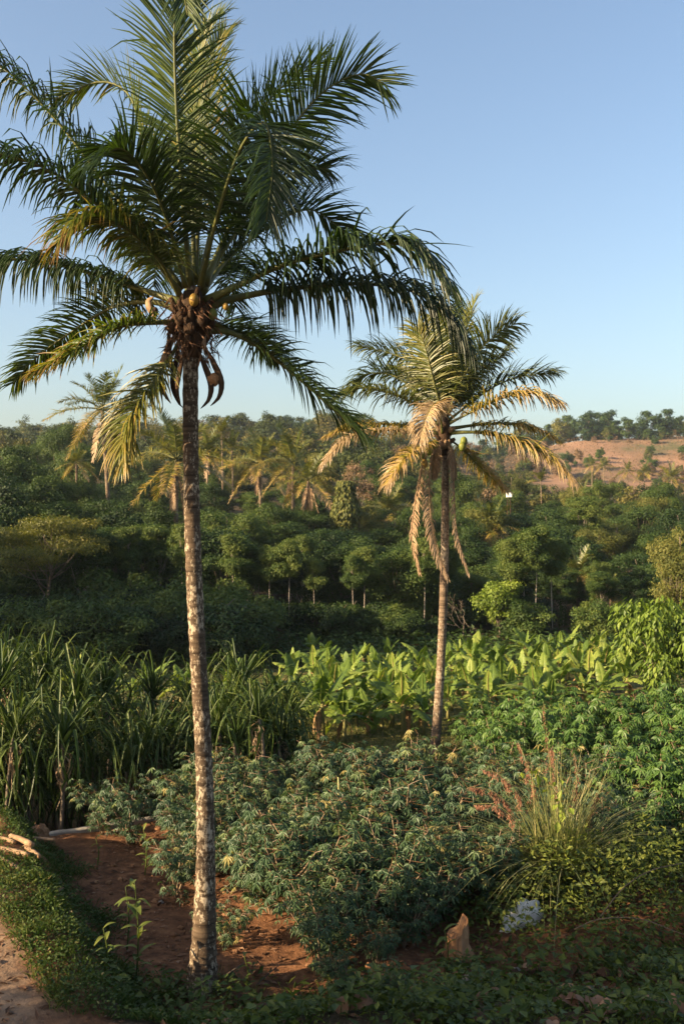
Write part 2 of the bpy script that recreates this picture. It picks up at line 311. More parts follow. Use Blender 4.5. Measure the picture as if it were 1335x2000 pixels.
# ------------------------------------------------------------------ palm fronds
def frond_arrays(C, r, nl=140, Lmax=.95, wid=.034, droop=1.1, vang=18, segs=4, roll=0., start=.2, v0=.4, dry=.0, O=None, fold=True, npt=34, ang=1.):
    "rachis and leaflets along a curve through C (first point at the crown)"
    P = spline(C, npt); T = nrm(np.gradient(P, axis=0)); C = np.asarray(C, float)
    if O is None: O = (P[-1]-P[0])*[1, 1, 0]
    O = nrm(np.asarray(O, float)); S0 = nrm(np.cross(O, [0, 0, 1.]))
    S = nrm(S0-(T*S0).sum(1, keepdims=True)*T); N = np.cross(S, T)
    c, s_ = math.cos(R(roll)), math.sin(R(roll)); S, N = S*c+N*s_, N*c-S*s_
    length = np.linalg.norm(np.diff(P, axis=0), axis=1).sum()
    rm = MB(); tt = np.linspace(0, 1, npt); rad = .006+.030*(1-tt)**1.2+.022*np.exp(-tt*18)
    tube(rm, P, rad*(length/4.0)**.5, 6, squash=1.5)
    t = np.linspace(start, .995, nl); t = np.concatenate([t, t+.3/nl]).clip(0, 1); sg = np.repeat([1., -1.], nl)
    keep = r.rand(2*nl) > .07; t = t[keep]; sg = sg[keep]; m = len(t)
    ip = lambda X: np.stack([np.interp(t, tt, X[:, k]) for k in range(3)], 1)
    p, Tt, St, Nt = ip(P), nrm(ip(T)), nrm(ip(S)), nrm(ip(N)); tn = (t-start)/(1-start)
    al = R(ang)*(78-48*tn**1.6+r.normal(0, 6, m)); be = R(1)*(vang+r.normal(0, 11, m))
    d = Tt*np.cos(al)[:, None]+np.sin(al)[:, None]*(St*(sg*np.cos(be))[:, None]+Nt*np.sin(be)[:, None])
    L = Lmax*(.55+.45*np.sin(np.clip(tn*1.55+.35, 0, 3.1)))*(1-.52*tn**3)*(1+r.normal(0, .10, m))*np.where(r.rand(m) < .05, .6, 1)
    g = droop*(1+r.normal(0, .35, m))+1.6*(r.rand(m) < .06); rings = []; dv = d.copy(); q = p.copy()
    w_k = [.55, 1., .92, .62, .06] if segs == 4 else ([.6, 1., .6, .05] if segs == 3 else [.7, 1, .05])
    vcol = np.clip(v0+r.normal(0, .09, m), 0, 1); cols = []
    for k in range(segs+1):
        wv = Tt-(Tt*dv).sum(1, keepdims=True)*dv; wv = nrm(wv+.0001); nv = nrm(np.cross(dv, wv)); wk = wid*w_k[k]*(L/Lmax)**.5
        if fold: rings.append(np.stack([q-wv*wk[:, None]*.5-nv*wk[:, None]*.18, q+nv*wk[:, None]*.12, q+wv*wk[:, None]*.5-nv*wk[:, None]*.18], 1))
        else: rings.append(np.stack([q-wv*wk[:, None]*.5, q+wv*wk[:, None]*.5], 1))
        cols.append(np.clip(vcol+dry*(k/segs)**1.5*r.uniform(.3, 1.3, m)+dry*.5*tn**2, 0, 1))
        if k < segs:
            q = q+dv*(L/segs)[:, None]; dv = nrm(dv+np.array([0, 0, -1.])*(g*(.25+.75*(k+1)/segs)*1.15/segs)[:, None])
    nw = 3 if fold else 2
    V = np.stack(rings, 1).reshape(-1, 3); a = np.repeat(np.stack(cols, 1).reshape(-1), nw)
    b = (np.arange(m)*(segs+1)*nw)[:, None, None]+(np.arange(segs)*nw)[None, :, None]+np.arange(nw-1)[None, None]
    lm = MB(); lm.add(V, np.stack([b, b+1, b+nw+1, b+nw], -1).reshape(-1, 4), None, a)
    return rm, lm
def add_frond(palm, C, r, mat='palm', rmat='rachis', name='frond', **kw):
    rm, lm = frond_arrays(C, r, **kw)
    f = obj(name, rm.mesh(name, M[rmat], True), palm)
    stuff(obj('leaflets', lm.mesh('leaflets', M[mat]), f)); return f
def trunk_mesh(P, rad, mat, n=14, rings=True, seed=1):
    P = spline(P, max(24, int(np.linalg.norm(P[-1]-P[0])/.045)) if rings else 14)
    tt = np.linspace(0, 1, len(P)); rd = np.interp(tt, np.linspace(0, 1, len(rad)), rad)
    if rings:
        r = np.random.RandomState(seed); rd = rd*(1+.035*np.sin(np.cumsum(r.uniform(.9, 1.6, len(P))))+.012*r.randn(len(P)))
    mb = MB(); tube(mb, P, rd, n); return mb.mesh('trunk', mat, True)
def ball(mb, c, rx, ry, rz, n=10, m=7, a=.5, r=None, jit=0):
    th = np.linspace(0, math.pi, m+2); ph = np.arange(n)/n*2*math.pi
    V = np.stack([np.sin(th)[:, None]*np.cos(ph)[None]*rx, np.sin(th)[:, None]*np.sin(ph)[None]*ry, (np.cos(th)[:, None]+0*ph[None])*rz], -1)
    if jit: V = V*(1+jit*(r.rand(*V.shape[:2], 1)-.5))
    V[0] = V[0].mean(0); V[-1] = V[-1].mean(0)
    i = np.arange(m+1)[:, None]*n; j = np.arange(n)[None]; j2 = (j+1) % n
    mb.add(V.reshape(-1, 3)+np.asarray(c), np.stack([i+j, i+n+j, i+n+j2, i+j2], -1).reshape(-1, 4), None, a); return mb
def sickle(palm, name, P, wmax, mat, base):
    P = spline(np.array(P)-base, 14); T = nrm(np.gradient(P, axis=0)); Sd = nrm(np.cross(T, [.2, 1., .1])); nv = np.cross(Sd, T)
    tt = np.linspace(0, 1, 14); wd = wmax*(np.sin(np.clip(tt*math.pi*.97+.08, 0, math.pi))**.8+.06)
    mb = MB(); V = np.stack([P-Sd*wd[:, None]*.5, P+nv*wd[:, None]*.3, P+Sd*wd[:, None]*.5, P+nv*wd[:, None]*.12], 1)
    i = np.arange(13)[:, None]*4; j = np.arange(4)[None]; j2 = (j+1) % 4
    mb.add(V.reshape(-1, 3), np.stack([i+j, i+j2, i+4+j2, i+4+j], -1).reshape(-1, 4), None, .5)
    return obj(name, mb.mesh(name, mat, True), palm)

# ---------------- the tall palm in front
D1 = 13.5
base = at(395, 1940, D1); base[2] = 0.
hero = thing('coconut_palm', 'tall dark coconut palm with speckled trunk rising in the left foreground', 'palm tree', base)
tp = np.array([at(u, v, D1) for u, v in ((394, 1965), (396, 1900), (400, 1780), (402, 1640), (398, 1480), (388, 1300), (379, 1120), (374, 950), (372, 800), (373, 690), (375, 620), (376, 560))])-base
obj('trunk', trunk_mesh(tp, np.array([.25, .17, .138, .122, .116, .113, .111, .111, .109, .106, .106, .104, .08]), M['trunk'], 20), hero)
H = lambda u, v, dy=0.: at(u, v, D1+dy)-base
hr = np.random.RandomState(11)
# (points as photo pixel + depth offset), options
FR = [
 ([(372, 560, 0), (360, 420, -.35), (346, 230, -.6), (341, 60, -.7), (350, -60, -1.0), (366, 30, -1.5)], dict(vang=10, droop=.7, v0=.45, O=(0, -1, 0), Lmax=1.05, ang=.66, wid=.032)),
 ([(366, 550, .1), (325, 430, .5), (282, 290, .9), (255, 190, 1.2), (195, 160, 1.4), (105, 195, 1.5)], dict(v0=.68, roll=-35, droop=.7, Lmax=0.85, ang=.8, wid=.03)),
 ([(392, 550, .1), (425, 400, .6), (470, 280, 1.0), (540, 180, 1.4), (628, 118, 1.6)], dict(v0=.6, roll=55, droop=.25, vang=10, Lmax=0.85, ang=.75, wid=.03)),
 ([(400, 555, 0), (455, 430, .2), (535, 300, .3), (620, 190, .35), (700, 145, .35), (752, 165, .3)], dict(v0=.46, roll=55, droop=.6, vang=5, Lmax=1.0, ang=.85, wid=.032)),
 ([(392, 560, -.1), (425, 420, -.9), (470, 290, -1.5), (515, 240, -1.9), (532, 320, -2.3), (520, 430, -2.5)], dict(v0=.25, droop=1.0, roll=10, O=(.35, -1, 0))),
 ([(355, 565, 0), (285, 460, -.1), (200, 350, -.2), (110, 235, -.3), (10, 135, -.4), (-60, 100, -.5)], dict(v0=.28, roll=-8, droop=3.6, Lmax=1.0, ang=.9)),
 ([(350, 570, -.1), (280, 480, -.5), (190, 400, -.9), (90, 330, -1.2), (-10, 300, -1.4), (-80, 310, -1.5)], dict(v0=.3, roll=0, droop=3.8, Lmax=1.0, ang=.9)),
 ([(350, 575, -.1), (305, 500, -.6), (235, 440, -1.0), (165, 425, -1.3), (120, 470, -1.5)], dict(v0=.40, dry=.5, droop=2.4, Lmax=0.85)),
 ([(352, 590, 0), (290, 570, .2), (200, 540, .3), (100, 515, .4), (0, 505, .4), (-70, 520, .3)], dict(v0=.38, droop=5.5, Lmax=1.05, wid=.037)),
 ([(352, 610, 0), (300, 590, .4), (220, 600, .8), (130, 655, 1.1), (70, 700, 1.25), (25, 750, 1.3)], dict(v0=.6, droop=1.2, roll=-25, Lmax=0.68)),
 ([(350, 630, 0), (305, 630, -.3), (230, 640, -.6), (150, 685, -.8), (75, 725, -.9)], dict(v0=.5, dry=.5, droop=1.5, Lmax=0.63)),
 ([(355, 660, 0), (325, 710, -.2), (280, 775, -.4), (250, 830, -.5), (243, 900, -.6)], dict(v0=.30, dry=.38, droop=2.0, Lmax=0.75, mat='palm_old')),
 ([(398, 590, 0), (460, 560, -.2), (560, 515, -.5), (690, 485, -.8), (790, 480, -1.0), (865, 545, -1.2)], dict(v0=.28, droop=3.2, Lmax=1.15, wid=.037)),
 ([(400, 600, 0), (470, 580, .1), (580, 562, .2), (720, 555, .2), (830, 580, .1), (905, 660, 0)], dict(v0=.3, droop=5.5, Lmax=1.25, wid=.037)),
 ([(395, 570, .1), (450, 500, .7), (530, 440, 1.2), (610, 410, 1.6), (690, 470, 1.8)], dict(v0=.36, droop=1.0, roll=20)),
 ([(398, 645, 0), (450, 650, .1), (510, 680, .2), (590, 745, .3), (650, 800, .3), (700, 845, .3)], dict(v0=.36, droop=1.3, Lmax=0.91)),
 ([(362, 560, -.1), (330, 440, -.6), (285, 340, -1.1), (235, 290, -1.5), (185, 320, -1.8)], dict(v0=.36, droop=1.4, roll=-15, ang=.8, wid=.032)),
 ([(380, 550, .2), (392, 380, .9), (404, 230, 1.3), (415, 110, 1.5), (440, 60, 1.7)], dict(v0=.72, droop=.3, O=(.1, 1, 0), Lmax=0.85, ang=.65, wid=.03)),
 ([(380, 545, .1), (376, 380, .3), (380, 220, .5), (392, 90, .6), (430, 30, .8)], dict(v0=.66, droop=.3, roll=20, Lmax=0.85, ang=.6, wid=.03)),
 ([(385, 580, .1), (400, 540, 1.0), (425, 520, 1.9), (445, 540, 2.6), (460, 600, 3.1)], dict(v0=.35, droop=1.2, O=(.2, 1, 0))),
 ([(370, 580, .1), (350, 520, 1.0), (330, 490, 1.9), (310, 500, 2.6), (300, 560, 3.1)], dict(v0=.35, droop=1.2, O=(-.2, 1, 0))),
 ([(395, 560, .1), (450, 470, .2), (520, 380, .4), (590, 330, .6), (640, 330, .8)], dict(v0=.34, droop=1.1, roll=25, Lmax=1.03)),
 ([(400, 620, .1), (440, 640, .8), (490, 660, 1.5), (540, 700, 2.0)], dict(v0=.42, droop=1.3, Lmax=0.80)),
]
for pts, kw in FR:
    kw = dict(kw); mat = kw.pop('mat', 'palm'); add_frond(hero, [H(*p) for p in pts], hr, mat, **kw)
# fibre, old leaf bases, nuts and hanging spathes
for k in range(22):
    an = k*2.4; h = 605+hr.uniform(-35, 55); c = H(375, h); rr = .13
    st = c+np.array([math.cos(an)*rr*.7, math.sin(an)*rr*.7, -.12]); en = c+np.array([math.cos(an)*rr*2.3, math.sin(an)*rr*2.3, hr.uniform(.0, .22)])
    mb = MB(); tube(mb, spline([st, (st+en)/2+[0, 0, -.02], en], 6), np.linspace(.075, .028, 6), 7, squash=1.5); obj('leaf_base', mb.mesh('leaf_base', M['fibre'], True), hero)
mb = MB(); tube(mb, np.array([H(374, 700), H(374, 660), H(375, 620), H(376, 570)]), [.125, .17, .19, .12], 14); obj('crown_fibre', mb.mesh('crown_fibre', M['fibre'], True), hero)
for u, v, dy, mt, s_ in ((379, 586, -.27, 'nut', .075), (441, 599, -.2, 'nut', .045), (303, 608, -.2, 'fibre', .05), (353, 622, -.24, 'fibre', .085), (395, 625, -.22, 'fibre', .085), (416, 614, -.12, 'nut_green', .07), (335, 640, -.14, 'fibre', .075), (372, 640, -.24, 'fibre', .085)):
    mb = MB(); ball(mb, H(u, v, dy), s_*.9, s_*.9, s_*1.18); obj('coconut', mb.mesh('coconut', M[mt], True), hero)
mb = MB(); n = 420; an = hr.rand(n)*6.28; rr = .14+.22*hr.rand(n); zz = hr.uniform(-.55, .25, n); P0 = H(375, 620)+np.stack([np.cos(an)*rr, np.sin(an)*rr, zz], 1)
kites(mb, P0, np.stack([np.cos(an)*.6, np.sin(an)*.6, -.9+0*an], 1)+hr.randn(n, 3)*.4, hr.randn(n, 3), hr.uniform(.08, .32, n), hr.uniform(.008, .03, n), hr.rand(n)*.6)
stuff(obj('dry_strands', mb.mesh('dry_strands', M['litter']), hero))
for P, wd, mt in (
    ([(352, 660, -.1), (345, 700, -.15), (337, 750, -.2), (348, 785, -.2), (358, 797, -.2)], .075, 'fibre'),
    ([(345, 650, -.1), (325, 690, -.15), (311, 740, -.2), (322, 770, -.2), (334, 788, -.2)], .10, 'rachis_dead'),
    ([(330, 640, -.1), (330, 680, -.15), (334, 710, -.18), (336, 735, -.2)], .07, 'fibre'),
    ([(385, 680, -.1), (398, 710, -.15), (412, 750, -.2), (408, 780, -.2), (392, 798, -.2)], .085, 'fibre'),
    ([(398, 675, -.1), (415, 705, -.15), (432, 745, -.2), (428, 775, -.2), (411, 793, -.2)], .085, 'fibre'),
    ([(402, 655, -.1), (398, 670, -.15), (400, 690, -.15)], .06, 'rachis_dead'),
    ([(300, 580, -.25), (290, 590, -.3), (297, 612, -.3), (303, 622, -.3)], .09, 'rachis_dead'),
    ([(362, 670, .2), (352, 720, .2), (346, 760, .2), (353, 790, .2)], .07, 'fibre')):
    sickle(hero, 'spathe', [at(u, v, D1+dy) for u, v, dy in P], wd, M[mt], base)
mb = MB(); ball(mb, H(417, 742, -.16), .085, .085, .085, 12, 9, r=hr, jit=.35); obj('old_coconut', mb.mesh('old_coconut', M['stump']), hero)

# ---------------- the smaller palm behind
D2 = 26.5
base = at(848, 1480, D2); base[2] = float(gz(base[0], base[1]))
pal2 = thing('coconut_palm', 'smaller leaning coconut palm with dead brown fronds hanging down its trunk', 'palm tree', base)
tp = np.array([at(u, v, D2) for u, v in ((846, 1490), (852, 1420), (860, 1300), (865, 1180), (868, 1060), (869, 960), (868, 880), (866, 830))])-base
obj('trunk', trunk_mesh(tp, np.array([.15, .125, .115, .112, .11, .11, .105, .10, .08]), M['trunk2'], 16, seed=4), pal2)
H2 = lambda u, v, dy=0.: at(u, v, D2+dy)-base
hr = np.random.RandomState(23)
FR2 = [
 ([(862, 820, 0), (845, 760, .4), (820, 715, .9), (760, 690, 1.3), (700, 675, 1.5)], dict(v0=.4, droop=.8, roll=-30)),
 ([(858, 825, 0), (820, 775, .3), (770, 735, .5), (720, 730, .6), (690, 750, .6)], dict(v0=.35, droop=.9, roll=-20)),
 ([(856, 830, 0), (810, 790, -.2), (750, 765, -.4), (700, 758, -.5), (665, 770, -.6)], dict(v0=.4, droop=1.1)),
 ([(866, 815, 0), (862, 750, .3), (858, 690, .5), (862, 630, .6), (875, 600, .7)], dict(v0=.35, droop=.3, O=(0, 1, 0))),
 ([(868, 815, 0), (882, 750, .5), (900, 680, .9), (915, 620, 1.1), (925, 592, 1.2)], dict(v0=.45, droop=.4, roll=30)),
 ([(872, 818, 0), (892, 760, -.2), (925, 700, -.4), (965, 655, -.5), (1005, 632, -.5)], dict(v0=.5, droop=.8, roll=45)),
 ([(874, 822, 0), (915, 790, .2), (965, 755, .4), (1020, 735, .5), (1078, 728, .5)], dict(v0=.38, droop=.8, roll=15)),
 ([(874, 828, 0), (920, 805, -.4), (975, 780, -.7), (1030, 768, -.9), (1082, 782, -1.0)], dict(v0=.62, dry=.35, droop=1.4)),
 ([(874, 838, 0), (930, 830, .1), (980, 828, .2), (1040, 835, .2), (1090, 860, .2)], dict(v0=.5, dry=.4, droop=1.6, Lmax=.6)),
 ([(874, 845, 0), (935, 845, -.3), (1000, 860, -.5), (1060, 885, -.6), (1112, 930, -.6)], dict(v0=.52, dry=.5, droop=1.6)),
 ([(872, 855, 0), (900, 875, .3), (930, 905, .5), (960, 935, .7), (985, 955, .8)], dict(v0=.55, dry=.5, droop=1.3, Lmax=.65)),
 ([(856, 840, 0), (800, 832, .2), (740, 828, .4), (690, 830, .5), (640, 850, .5)], dict(v0=.6, dry=.3, droop=1.4, Lmax=.6)),
 ([(855, 850, 0), (800, 842, -.4), (730, 842, -.8), (670, 860, -1.0), (630, 905, -1.1)], dict(v0=.85, dry=.8, droop=1.8, Lmax=.65)),
 ([(857, 860, 0), (825, 870, -.5), (795, 890, -.9), (770, 920, -1.1), (755, 945, -1.2)], dict(v0=.62, dry=.5, droop=1.3, Lmax=.75)),
 ([(863, 845, -.1), (858, 800, -.6), (846, 790, -1.0), (830, 820, -1.4), (818, 865, -1.6)], dict(v0=.95, dry=.5, droop=1.5, O=(-.35, -1, 0), Lmax=.7)),
 ([(868, 830, .1), (880, 780, .9), (890, 750, 1.6), (900, 745, 2.1), (908, 780, 2.6)], dict(v0=.4, droop=.9, O=(.2, 1, 0))),
 ([(860, 828, .1), (835, 770, .8), (805, 735, 1.3), (780, 720, 1.8)], dict(v0=.45, droop=.7)),
 ([(866, 820, 0), (845, 740, -.3), (830, 680, -.5), (815, 640, -.6)], dict(v0=.42, droop=.5, roll=-30)),
 ([(870, 818, 0), (905, 765, .2), (940, 725, .3), (975, 700, .4), (985, 690, .4)], dict(v0=.4, droop=.8, roll=30)),
 ([(866, 818, 0), (872, 740, .0), (884, 670, .0), (880, 620, -.1)], dict(v0=.36, droop=.35, roll=60)),
]
for pts, kw in FR2:
    add_frond(pal2, [H2(*p) for p in pts], hr, 'palm_old', nl=115, wid=.042, segs=4, **{'Lmax': 1.05, **kw, 'droop': kw['droop']*1.9})
for pts in ([(856, 868, -.1), (830, 890, -.3), (816, 950, -.35), (803, 1040, -.35), (818, 1118, -.35)],
            [(858, 868, -.2), (842, 895, -.35), (838, 970, -.4), (848, 1060, -.4), (874, 1128, -.4)],
            [(874, 868, -.1), (884, 900, -.25), (886, 960, -.25), (892, 1040, -.25), (914, 1118, -.25)],
            [(862, 860, -.2), (850, 880, -.3), (845, 930, -.35)], [(876, 862, -.1), (886, 890, -.2), (888, 930, -.2)]):
    add_frond(pal2, [H2(*p) for p in pts], hr, 'palm_dead', 'rachis_dead', 'dead_frond', nl=75, wid=.034, Lmax=.36, droop=3.0, v0=.42, vang=-20, start=.22)
mb = MB(); tube(mb, np.array([H2(868, 890), H2(867, 860), H2(866, 835), H2(866, 800)]), [.10, .15, .17, .10], 12); obj('crown_fibre', mb.mesh('crown_fibre', M['fibre'], True), pal2)
for k in range(14):
    an = k*2.4; c = H2(866, 850+hr.uniform(-18, 25)); st = c+np.array([math.cos(an)*.09, math.sin(an)*.09, -.1]); en = c+np.array([math.cos(an)*.3, math.sin(an)*.3, hr.uniform(-.05, .15)])
    mb = MB(); tube(mb, [st, (st+en)/2, en], [.065, .05, .03], 6, squash=1.4); obj('leaf_base', mb.mesh('leaf_base', M['rachis_dead' if k % 3 else 'fibre'], True), pal2)
for u, v, dy, mt in ((902, 872, -.25, 'nut_green'), (905, 862, -.2, 'nut_green'), (828, 905, -.3, 'nut'), (826, 892, -.25, 'nut_green'), (838, 880, -.3, 'nut_green'), (848, 868, -.3, 'nut_green')):
    mb = MB(); ball(mb, H2(u, v, dy), .10, .10, .13, 9, 6); obj('coconut', mb.mesh('coconut', M[mt], True), pal2)

# ---------------- palms on the slope: shared frond meshes
pr = np.random.RandomState(5); FM = {}
def polar_frond(el, length, sag):
    e = R(el); t = np.linspace(0, 1, 6); return np.stack([length*t*math.cos(e), 0*t, length*(t*math.sin(e)-sag*t**2)], 1)
for key, el, sag, mat, v0, dry, dr in (('up', 74, .12, 'palm_old', .46, 0, .4), ('high', 55, .30, 'palm_old', .48, .05, .9), ('mid', 35, .42, 'palm_old', .50, .1, 1.2), ('level', 14, .40, 'palm_old', .56, .2, 1.6),
                                ('low', -8, .42, 'palm_old', .62, .4, 1.5), ('sunk', -32, .38, 'palm_old', .78, .5, 1.3), ('dead', -76, .12, 'palm_dead', .42, 0, 2.2)):
    for q in range(2):
        C = polar_frond(el+pr.uniform(-4, 4), 3.6 if key != 'dead' else 2.7, sag); C[:, 1] = pr.uniform(-.35, .35)*np.linspace(0, 1, 6)**2
        rm, lm = frond_arrays(C, pr, nl=42, Lmax=.85 if key != 'dead' else .5, wid=.075, droop=dr, segs=3, fold=False, v0=v0, dry=dry, O=(1, 0, 0), npt=14, roll=pr.uniform(-20, 20))
        nm = 'dead_frond' if key == 'dead' else 'frond'
        FM[key, q] = (nm, rm.mesh(nm, M['rachis_dead' if key == 'dead' else 'rachis'], True), lm.mesh('leaflets', M[mat]))
def slope_palm(u, v, d, wpx, label, tv_=None, dead=2, seed=0, group='coconut palms on the wooded slope', foot_u=None, n=17):
    "crown centre at pixel u,v, depth d, crown wpx photo pixels wide"
    r = np.random.RandomState(seed+int(u)*3); top = at(u, v, d); fx = top[0] if foot_u is None else (foot_u-667.5)/F*d
    g = float(gz(fx, d)); s_ = wpx/F*d/5.6
    t = thing('coconut_palm', label, 'palm tree', (fx, d, g), 0, group)
    tp = np.array([[0, 0, -.2], [(top[0]-fx)*.25, 0, (top[2]-g)*.45], [(top[0]-fx)*.8, 0, (top[2]-g)*.85], [top[0]-fx, 0, top[2]-g]])
    obj('trunk', trunk_mesh(tp, np.array([.19, .15, .13, .12])*max(.8, min(1.3, s_)), M['trunk2'], 9, False), t)
    keys = ['up']*2+['high']*4+['mid']*4+['level']*4+['low']*3+['sunk']*2+['dead']*dead
    for k, key in enumerate(keys):
        nm, m1, m2 = FM[key, r.randint(2)]; c = tp[-1]+[0, 0, -.25*s_ if key == 'dead' else 0]
        f = obj(nm, m1, t, c, (r.uniform(-.25, .25), r.uniform(-.12, .12), k*2.399+r.uniform(-.3, .3)), s_*r.uniform(.85, 1.1))
        stuff(obj('leaflets', m2, f))
    return t

# ------------------------------------------------------------------ trees
def tree_proto(seed, Hh, base_h, rad, ncl, per, ll, lw, mat, bark, tr=.14, flat=.75, name='tree', vine=0, thin=1., spread=.5, rc=(.30, .46), fill=.45, att=.55):
    "trunk with limbs that end in leaf clumps; returns two meshes"
    r = np.random.RandomState(seed); tm = MB(); cm = MB()
    top = np.array([r.uniform(-.3, .3), r.uniform(-.3, .3), Hh*.86]); P = spline([[0, 0, -.3], [r.uniform(-.15, .15), r.uniform(-.15, .15), Hh*.3], [r.uniform(-.3, .3), r.uniform(-.3, .3), Hh*.6], top], 14)
    tube(tm, P, np.linspace(tr, tr*.25, 14), 8)
    ch = (Hh-base_h)/2; cz = base_h+ch
    for k in range(int(ncl*1.35)):
        d = nrm(r.randn(3)); rr = r.uniform(.35, 1)**.6*r.choice([1, 1, 1, 1.18])
        c = np.array([d[0]*rad*rr*.82, d[1]*rad*rr*.82, cz+d[2]*ch*rr*.85])
        j = int(np.clip((c[2]*att/Hh)*14+r.randint(-1, 2), 3, 12)); a0 = P[j]
        tube(tm, spline([a0, a0*.5+c*.5+[0, 0, -.15*rad*r.rand()], c], 7), np.linspace(tr*.42, tr*.08, 7)*thin, 5)
        R0 = rad*r.uniform(rc[0]*.62, rc[1]*1.05); n = int(per*(R0/(rad*.38))**2)+20; q = nrm(r.randn(n, 3)); rad_ = r.rand(n)**fill*(1+.55*r.rand(n)**5)
        off = q*rad_[:, None]*R0*[r.uniform(.75, 1.3), r.uniform(.75, 1.3), flat*r.uniform(.55, 1.2)]; p = c+off
        up = np.array([0, 0, 1.]); N = nrm(q*.7+up*.7+r.randn(n, 3)*.45); D = nrm(np.cross(N, r.randn(n, 3)))+np.array([0, 0, -.35])
        kites(cm, p, D, N, ll*r.uniform(.65, 1.25, n), lw*r.uniform(.7, 1.2, n), np.clip(.5+r.normal(0, .14)+r.normal(0, .16, n), 0, 1))
    if vine:
        z = r.uniform(.3, Hh*.8, vine); an = r.rand(vine)*6.28; rv = .25+.25*r.rand(vine)*(1+.6*np.sin(z*1.7)); p = np.stack([np.cos(an)*rv, np.sin(an)*rv, z], 1)
        N = nrm(np.stack([np.cos(an), np.sin(an), .5+0*z], 1)+r.randn(vine, 3)*.3); kites(cm, p, np.stack([0*z, 0*z, -1+0*z], 1)+r.randn(vine, 3)*.5, N, .24*r.uniform(.7, 1.2, vine), .15*np.ones(vine), np.clip(.42+r.normal(0, .15, vine), 0, 1))
    return tm.mesh('trunk', M[bark], True), (cm.mesh('crown', M[mat]) if cm.n else None)
def bare_proto(seed, Hh, spread, mat='bark_pale'):
    r = np.random.RandomState(seed); tm = MB()
    def grow(p, d, L, rad, lev):
        e = p+d*L; m = (p+e)/2+r.randn(3)*L*.06; tube(tm, spline([p, m, e], 5), np.linspace(rad, rad*.6, 5), 5 if lev > 1 else 3)
        if lev == 0: return
        for k in range(3 if lev > 1 else 4):
            nd = nrm(d+r.randn(3)*spread+[0, 0, .12]); grow(e if k else p+d*L*.7, nd, L*r.uniform(.6, .8), rad*.55, lev-1)
    grow(np.array([0, 0, -.2]), np.array([0, 0, 1.]), Hh*.38, Hh*.017, 4); return tm.mesh('trunk', M[mat], True), None
PR = {
 'dense1': tree_proto(1, 10, 1.6, 3.3, 34, 760, .23, .11, 'leaf_dark', 'bark'),
 'dense2': tree_proto(2, 10, 2.2, 3.0, 30, 760, .22, .10, 'leaf_mid', 'bark'),
 'dense3': tree_proto(3, 10, 1.2, 3.6, 36, 620, .27, .12, 'leaf_dark', 'bark'),
 'olive': tree_proto(4, 10, 2.4, 2.8, 28, 720, .21, .09, 'leaf_olive', 'bark'),
 'mid2': tree_proto(5, 10, 2.0, 3.0, 30, 700, .24, .085, 'leaf_mid', 'bark', flat=.55),
 'slender1': tree_proto(6, 10, 3.4, 1.7, 26, 420, .20, .09, 'leaf_dark', 'bark_pale', tr=.085, vine=1500, rc=(.3, .6)),
 'slender2': tree_proto(7, 10, 4.4, 1.6, 24, 420, .21, .085, 'leaf_mid', 'bark_pale', tr=.075, vine=500, rc=(.3, .6)),
 'shrub1': tree_proto(8, 3, .2, 1.7, 22, 340, .19, .09, 'leaf_dark', 'bark', tr=.05),
 'shrub2': tree_proto(9, 3, .2, 1.6, 22, 340, .18, .08, 'leaf_mid', 'bark', tr=.05),
 'russet': tree_proto(10, 8, 1.6, 2.4, 24, 170, .30, .12, 'leaf_russet', 'bark_pale', tr=.10, fill=.7),
 'grey': tree_proto(11, 6, .6, 2.8, 30, 170, .24, .08, 'leaf_grey', 'bark_pale', tr=.09, fill=.7),
 'bright': tree_proto(12, 5, .8, 1.7, 26, 520, .20, .11, 'leaf_bright', 'bark', tr=.08),
 'feather': tree_proto(13, 7, 3.2, 3.4, 20, 800, .17, .05, 'leaf_yellow', 'bark', tr=.10, flat=.32, rc=(.26, .46), thin=.9, att=.8),
 'pole': tree_proto(16, 10, 6.0, 1.5, 16, 420, .20, .09, 'leaf_mid', 'bark_pale', tr=.065, rc=(.4, .7), att=1.15, thin=.7),
 'bare1': bare_proto(14, 9, .42), 'bare2': bare_proto(15, 3.2, .5, 'bark'),
}
NAMES = {'dense1': ('broadleaf_tree', 'dark dense round-crowned tree'), 'dense2': ('broadleaf_tree', 'mid-green dense tree'), 'dense3': ('broadleaf_tree', 'dark spreading broad-leaved tree'),
 'olive': ('broadleaf_tree', 'olive-green sunlit tree'), 'mid2': ('broadleaf_tree', 'green layered tree'), 'slender1': ('slender_tree', 'slender vine-wrapped dark tree'),
 'slender2': ('slender_tree', 'slender green narrow-crowned tree'), 'pole': ('slender_tree', 'thin pale-trunked tree'), 'shrub1': ('shrub', 'low dark shrub'), 'shrub2': ('shrub', 'low green shrub'), 'russet': ('dry_tree', 'half-bare russet tree'),
 'grey': ('dry_tree', 'pale dry scrubby tree'), 'bright': ('young_tree', 'bright green young tree'), 'feather': ('feathery_tree', 'feathery yellow-green tree'), 'bare1': ('bare_tree', 'leafless pale tree'), 'bare2': ('bare_bush', 'leafless grey bush')}
def plant_tree(kind, x, y, h, label, cat='tree', group=None, rz=None, wide=1., r=rng, z=None):
    tm, cm = PR[kind]; nom = {'shrub1': 3, 'shrub2': 3, 'russet': 8, 'grey': 6, 'bright': 5, 'feather': 7, 'bare1': 9, 'bare2': 3.2}.get(kind, 10); s_ = h/nom
    t = thing(NAMES[kind][0], label, cat, (x, y, float(gz(x, y)) if z is None else z), r.uniform(0, 6.28) if rz is None else rz, group, (s_*wide, s_*wide, s_))
    obj('trunk', tm, t)
    if cm: obj('crown', cm, t)
    return t
